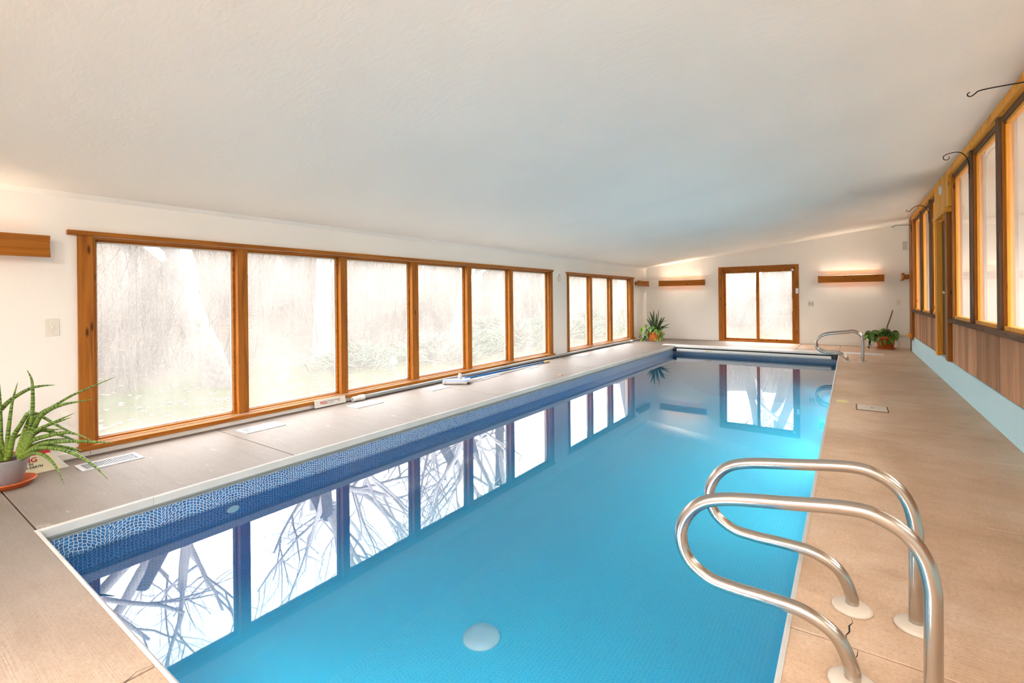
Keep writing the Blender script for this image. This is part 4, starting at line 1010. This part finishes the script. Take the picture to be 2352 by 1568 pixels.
def put_leaf(parent, p, az, tilt, s=1.0, light=False, roll=0.0):
    o = bpy.data.objects.new('leaf', random.choice(HM_L if light else HM)); link(o, parent)
    o.location = Vector(p) - origin(parent); o.rotation_euler = (tilt, roll, az); o.scale = (s, s, s); return o
# corner plant (left)
CL = Vector((-4.66, 13.82, 0))
a = thing('potted_plant', CL, 'bushy mixed plant with upright strap leaves in left far corner', 'potted plant', 'plants by the far wall')
lathe('pot', [(.14, 0), (.15, .004), (.185, .13), (.205, .235), (.215, .24), (.215, .255), (.195, .255), (.18, .22), (.02, .215)], CL, M['terra2'], a, 32)
lathe('saucer', [(.16, .0), (.20, .018), (.20, .026), (.15, .010)], CL, M['terra2'], a, 32)
lathe('soil', [(.182, .21), (.182, .222), (.01, .226)], CL, M['soil'], a, 20)
rnd = random.Random(3)
for k in range(62):
    az = rnd.uniform(-PI, PI); rr_ = rnd.uniform(.05, .30); h = rnd.uniform(.22, .48) - rr_ * .35
    if math.cos(az) > .4 and math.sin(az) < .2 and False: pass
    # fuller on the left where the vine spills out
    ox = -.07 if rnd.random() < .4 else 0
    p = CL + Vector((math.cos(az) * rr_ + ox, -abs(math.sin(az)) * rr_ * .8 if rnd.random() < .75 else math.sin(az) * rr_ * .6, h))
    put_leaf(a, p, (PI + rnd.uniform(-1.1, 1.1)) if rnd.random() < .7 else az - PI / 2, rnd.uniform(-1.25, -.3), rnd.uniform(.95, 1.5), rnd.random() < .45, rnd.uniform(-.5, .5))
for (dx, dz) in ((-.30, .10), (-.27, .05), (-.24, .02), (-.33, .18), (-.36, .30), (-.38, .38), (-.30, .42), (-.22, .48), (.20, .06), (.24, .12), (.26, .22), (.14, .05), (.05, .10), (-.05, .12), (.0, .18)):
    put_leaf(a, CL + Vector((dx, -.18 + rnd.uniform(-.06, .06), dz)), PI + rnd.uniform(-1.2, 1.2), rnd.uniform(-1.4, -.5), rnd.uniform(.8, 1.2), rnd.random() < .6)
for p1, bend, wd in (((-.16, .02, .86), (.06, 0, .1), .026), ((-.02, -.02, .90), (-.03, 0, .05), .030), ((.05, .04, .80), (.0, 0, .06), .024), ((.11, .02, .92), (.04, 0, .08), .012),
                     ((.30, -.02, .70), (0, 0, .07), .026), ((.22, .03, .70), (.0, 0, .1), .024), ((-.26, 0, .64), (.05, 0, .08), .02), ((-.20, .05, .70), (.0, 0, .1), .016),
                     ((.44, .0, .50), (0, 0, .10), .016), ((.46, -.05, .38), (0, 0, .16), .010), ((.36, -.06, .40), (0, 0, .2), .018), ((-.10, -.05, .62), (0, 0, .04), .022), ((.10, -.06, .64), (0, 0, .05), .024),
                     ((.40, 0, .58), (-.05, 0, .25), .006)):
    strap_leaf('strap_leaf', a, CL + Vector((p1[0] * .15, p1[1] * .15 - .02, .22)), CL + Vector(p1), bend, wd, M['leaf_dk'])
# plant beside the blue curb (right)
CRp = Vector((.672, 14.30, 0))
b = thing('potted_plant', CRp, 'leafy vine in terracotta pot with a stick, right far corner', 'potted plant', 'plants by the far wall')
lathe('saucer', [(.155, .0), (.165, .004), (.185, .026), (.185, .034), (.172, .034), (.15, .012), (.01, .010)], CRp, M['terra'], b, 32)
lathe('pot', [(.135, .012), (.145, .016), (.182, .235), (.198, .240), (.204, .300), (.192, .302), (.178, .270), (.02, .265)], CRp, M['terra'], b, 36)
lathe('soil', [(.176, .26), (.176, .272), (.01, .28)], CRp, M['soil'], b, 20)
tube('stick', spline([CRp + Vector(v) for v in ((.0, .02, .27), (.03, .02, .50), (.075, .03, .66), (.115, .04, .80), (.14, .05, .905))], 5), [.013] * 20 + [.011], M['stick'], b, 10)
rnd = random.Random(11)
for k in range(78):
    az = rnd.uniform(-PI, PI); rr_ = rnd.uniform(.06, .38); h = .30 + rnd.uniform(.02, .20) * (1.15 - rr_ * 1.6)
    if math.cos(az) > 0: rr_ *= .85
    p = CRp + Vector((math.cos(az) * rr_ - .03, -abs(math.sin(az)) * rr_ * .62 if rnd.random() < .8 else math.sin(az) * rr_ * .35, h))
    put_leaf(b, p, (PI + rnd.uniform(-1.2, 1.2)) if rnd.random() < .7 else az - PI / 2, rnd.uniform(-1.2, -.15), rnd.uniform(1.05, 1.6), rnd.random() < .15, rnd.uniform(-.4, .4))
for dx, dy, dz, az, ti in ((-.10, -.19, .20, 0, -1.4), (-.02, -.21, .24, .3, -1.3), (.05, -.20, .20, 1.2, -1.1), (-.18, -.15, .25, .6, -1.5), (-.26, -.10, .28, 1.0, -1.3), (-.31, -.08, .20, 1.8, -1.3),
                           (-.30, -.08, .12, 2.2, -1.0), (-.33, -.08, .06, 2.0, -1.2), (.28, -.08, .30, -1.2, -.4), (.33, -.05, .34, -1.3, .1), (-.37, -.06, .40, 1.3, -.3), (-.40, -.05, .32, 1.5, -.9), (-.12, -.20, .30, .2, -.9), (.10, -.20, .29, -.5, -1.0)):
    put_leaf(b, CRp + Vector((dx, dy, dz)), PI + az - 1.0, ti, 1.0 if dz > .15 else .7)
tube('vine', spline([CRp + Vector(v) for v in ((-.20, -.10, .30), (-.25, -.12, .22), (-.24, -.13, .12), (-.28, -.13, .05), (-.33, -.12, .02))], 6), .003, M['stick'], b, 6)
tube('vine', spline([CRp + Vector(v) for v in ((.20, -.06, .24), (.24, -.08, .14), (.22, -.10, .05), (.17, -.12, .03))], 6), .003, M['stick'], b, 6)
tube('vine', spline([CRp + Vector(v) for v in ((.25, -.02, .34), (.32, -.02, .30), (.38, -.02, .33), (.42, -.02, .335))], 6), .003, M['stick'], b, 6)

# ================================================================== outdoors: lawn, brush, shrubs, bare trees
def out_dist(x, y):
    dx = max(XO - x, x - (XR + 4.3), 0); dy = max(y - (YB + .17), (YF - .17) - y, 0)
    return math.hypot(dx, dy)
def gz(x, y):
    d = out_dist(x, y); t = min(max((d - 3.6) / 20, 0), 1)
    return -.12 + 5.2 * t * t * (3 - 2 * t) + .10 * math.sin(x * 1.3) * math.sin(y * 1.1) * min(1, d / 4) + .22 * math.sin(x * .37 + 2) * math.sin(y * .31) * min(1, d / 8)
def ground():
    V, F = [], []
    def patch(xs, ysn):
        off = len(V); m_ = len(ysn)
        for x in xs:
            for y in ysn: V.append((x, y, gz(x, y)))
        for i in range(len(xs) - 1):
            for j in range(m_ - 1):
                q = (off + i * m_ + j, off + (i + 1) * m_ + j, off + (i + 1) * m_ + j + 1, off + i * m_ + j + 1)
                F.append(q if xs[1] > xs[0] else q[::-1])
    XH = XR + 4.15
    patch([XO - .02 - .55 * k - .012 * k * k for k in range(46)], [-36 + 1.1 * k for k in range(80)])
    patch([XH + 1.0 * k for k in range(36)], [-36 + 2.2 * k for k in range(40)])
    ncx = 14; xs2 = [XO - .02 + (XH - XO + .02) * k / ncx for k in range(ncx + 1)]
    patch(xs2, [YB + .17 + .6 * k + .014 * k * k for k in range(38)])
    patch(xs2, [YF - .17 - 34 + 1.0 * k for k in range(35)])
    o = mk('lawn', V, F, M['ground'], smooth=True, kind=S)
    at = o.data.attributes.new('wild', 'FLOAT', 'POINT')
    at.data.foreach_set('value', [min(max((out_dist(v[0], v[1]) - 2.4) / 4, 0), 1) * .6 for v in V])
    return o
ground()
rnd = random.Random(21)
# fallen leaves on the grass
V, F = [], []
for k in range(2600):
    if rnd.random() < .75: x = XO - .3 - rnd.random() ** 1.4 * 9; y = rnd.uniform(-3, 19)
    else: x = rnd.uniform(-6, 2); y = YB + .4 + rnd.random() * 8
    z = gz(x, y) + .015; s = rnd.uniform(.03, .06); an = rnd.uniform(0, PI); c_, s_ = math.cos(an) * s, math.sin(an) * s
    i = len(V); V += [(x - c_, y - s_, z), (x + s_ * .7, y - c_ * .7, z + .012), (x + c_, y + s_, z + .004), (x - s_ * .7, y + c_ * .7, z + .016)]; F.append((i, i + 1, i + 2, i + 3))
mk('leaf_litter', V, F, M['litter'], label='scattered fallen leaves on the grass outside', cat='leaves', kind='stuff')

def grow(rnd, depth_max, L0, r0, spread=.55, upw=.18):
    trunk, brn = [], []
    def br(p, d, L_, r, dep):
        n = 5 if dep < 2 else 4; pts = [p.copy()]; rad = [r]; dd = d.copy()
        for k in range(n):
            dd = (dd + Vector((rnd.gauss(0, .13), rnd.gauss(0, .13), rnd.gauss(0, .08) + (upw * .25 if dep else 0)))).normalized()
            pts.append(pts[-1] + dd * (L_ / n)); rad.append(r * (1 - .45 * (k + 1) / n) if dep < depth_max else r * (1 - .8 * (k + 1) / n))
        (trunk if dep == 0 else brn).append(sweep(pts, rad, 8 if dep == 0 else (6 if dep < 2 else (4 if dep < 4 else 3)), cap=False))
        if dep >= depth_max: return
        kids = rnd.choice((3, 3, 4)) if dep < 3 else rnd.choice((2, 3, 3))
        for q in range(kids):
            t = .45 + .55 * (q + rnd.random()) / kids if dep else .38 + .62 * (q + rnd.random() * .8) / kids
            i = min(int(t * n), n - 1); pp = pts[i].lerp(pts[i + 1], t * n - i) if t < 1 else pts[-1]
            ax = dd.orthogonal().normalized(); ax.rotate(Matrix.Rotation(rnd.uniform(0, 2 * PI), 3, dd))
            nd = (dd * math.cos(spread * rnd.uniform(.8, 1.7)) + ax * math.sin(spread * rnd.uniform(.8, 1.7)) + Vector((0, 0, upw))).normalized()
            br(pp, nd, L_ * rnd.uniform(.58, .80), rad[min(i + 1, n)] * rnd.uniform(.55, .75), dep + 1)
    br(Vector((0, 0, -.1)), Vector((rnd.gauss(0, .06), rnd.gauss(0, .06), 1)).normalized(), L0, r0, 0)
    return merge(trunk), merge(brn)
def mesh_of(name, vf, mat):
    me = bpy.data.meshes.new(name); me.from_pydata([tuple(v) for v in vf[0]], [], vf[1]); me.validate(); me.materials.append(mat)
    me.polygons.foreach_set('use_smooth', [True] * len(me.polygons)); return me
KINDS = []
for sd, L0, r0, sprd in ((5, 3.6, .25, .55), (8, 4.6, .22, .5), (13, 2.9, .20, .7)):
    tr_, bn_ = grow(random.Random(sd), 5, L0, r0, sprd)
    KINDS.append((mesh_of('trunk', tr_, M['bark']), mesh_of('branches', bn_, M['twig'])))
TREES = [(-9.4, 4.1, 0, .3, 1.0), (-10.6, 6.9, 1, 1.4, 1.1), (-8.6, 9.6, 2, 2.2, 1.0), (-12.5, 11.6, 0, 3.0, 1.2), (-11.0, 14.8, 1, 4.2, 1.1), (-13.6, 3.0, 1, 5.0, 1.2), (-10.3, 1.4, 2, .9, 1.1),
         (-15.5, 8.4, 0, 2.7, 1.3), (-16.8, 13.2, 2, 1.1, 1.4), (-14.2, 18.0, 0, .2, 1.3), (-9.2, -1.2, 0, 3.7, 1.0), (-17.5, 5.2, 2, 5.6, 1.3), (-18.5, 10.6, 1, .6, 1.4),
         (-3.6, 21.6, 0, 1.0, 1.0), (-1.0, 20.2, 1, 2.0, 1.0), (-6.2, 23.4, 2, 4.0, 1.2), (1.2, 23.8, 0, 5.0, 1.2), (-2.6, 27.5, 1, 3.0, 1.3), (-8.4, 19.6, 1, .4, 1.1)]
for x, y, k, rz, s in TREES:
    t_ = bpy.data.objects.new('bare_tree', None); COL.objects.link(t_); t_.location = (x, y, gz(x, y)); t_.rotation_euler = (0, 0, rz); t_.scale = (s, s, s)
    props(t_, 'leafless grey tree standing in the haze outside the fogged glass', 'tree', 'bare trees outside')
    for nm, me in zip(('trunk', 'branches'), KINDS[k]): link(bpy.data.objects.new(nm, me), t_)
# brush thickets: fans of thin stems
def thicket(rnd):
    P_ = []
    for k in range(60):
        x, y = rnd.gauss(0, .55), rnd.gauss(0, .55); an = rnd.uniform(0, 2 * PI); ln = rnd.uniform(.6, 1.7); lean = rnd.uniform(.1, .6)
        p0 = Vector((x, y, 0)); p2 = p0 + Vector((math.cos(an) * lean * ln, math.sin(an) * lean * ln, ln)); p1 = (p0 + p2) / 2 + Vector((0, 0, .15 * ln))
        P_.append(sweep([p0, p1, p2], [.012, .008, .002], 3, False))
        for q in range(3):
            t = rnd.uniform(.3, .9); b0 = p0.lerp(p2, t); b1 = b0 + Vector((rnd.gauss(0, .25), rnd.gauss(0, .25), rnd.uniform(.05, .4)))
            P_.append(sweep([b0, b1], [.006, .002], 3, False))
    return mesh_of('brush', merge(P_), M['brush'])
BR = [thicket(random.Random(s)) for s in (2, 9)]
rnd = random.Random(31)
for k in range(34):
    if k < 25: x = -10.2 - rnd.random() * 6; y = -1 + 20 * (k + rnd.random()) / 25
    else: x = -7 + 9 * (k - 25 + rnd.random()) / 9; y = 20 + rnd.random() * 5
    o = bpy.data.objects.new('brush_thicket', BR[k % 2]); COL.objects.link(o); o.location = (x, y, gz(x, y) - .05); o.rotation_euler = (0, 0, rnd.uniform(0, 6)); s = rnd.uniform(1.0, 1.7); o.scale = (s, s, s)
    props(o, 'brown leafless brush thicket at the edge of the lawn outside', 'brush', 'brush beyond the lawn')
# low green junipers close to the glass
def juniper(rnd):
    P_ = []
    for k in range(900):
        an = rnd.uniform(0, 2 * PI); rr_ = abs(rnd.gauss(0, .42)); el = rnd.uniform(.1, .9); ln = rnd.uniform(.10, .24)
        p0 = Vector((math.cos(an) * rr_, math.sin(an) * rr_, rnd.uniform(.02, .42) * max(.15, 1 - rr_ * .7)))
        a2 = an + rnd.gauss(0, .9); p1 = p0 + Vector((math.cos(a2) * ln, math.sin(a2) * ln, ln * el)); p2 = p1 + Vector((math.cos(a2) * ln * .5, math.sin(a2) * ln * .5, .03))
        P_.append(sweep([p0, p1, p2], [.012, .016, .002], 3, False))
    return mesh_of('juniper', merge(P_), M['juniper'])
JU = [juniper(random.Random(s)) for s in (4, 6)]
for i, (x, y, s) in enumerate(((-8.0, 8.2, 1.2), (-8.2, 9.7, 1.2), (-7.9, 11.4, 1.3), (-8.1, 13.2, 1.3), (-8.0, 15.2, 1.3), (-8.9, 6.6, 1.0), (-8.6, 17.5, 1.5), (-9.6, 12.2, 1.5))):
    o = bpy.data.objects.new('juniper_shrub', JU[i % 2]); COL.objects.link(o); o.location = (x, y, gz(x, y) - .02); o.rotation_euler = (0, 0, i * 1.3); o.scale = (s, s, s)
    props(o, 'low spreading green juniper seen through lower edge of fogged windows', 'shrub', 'junipers outside the windows')
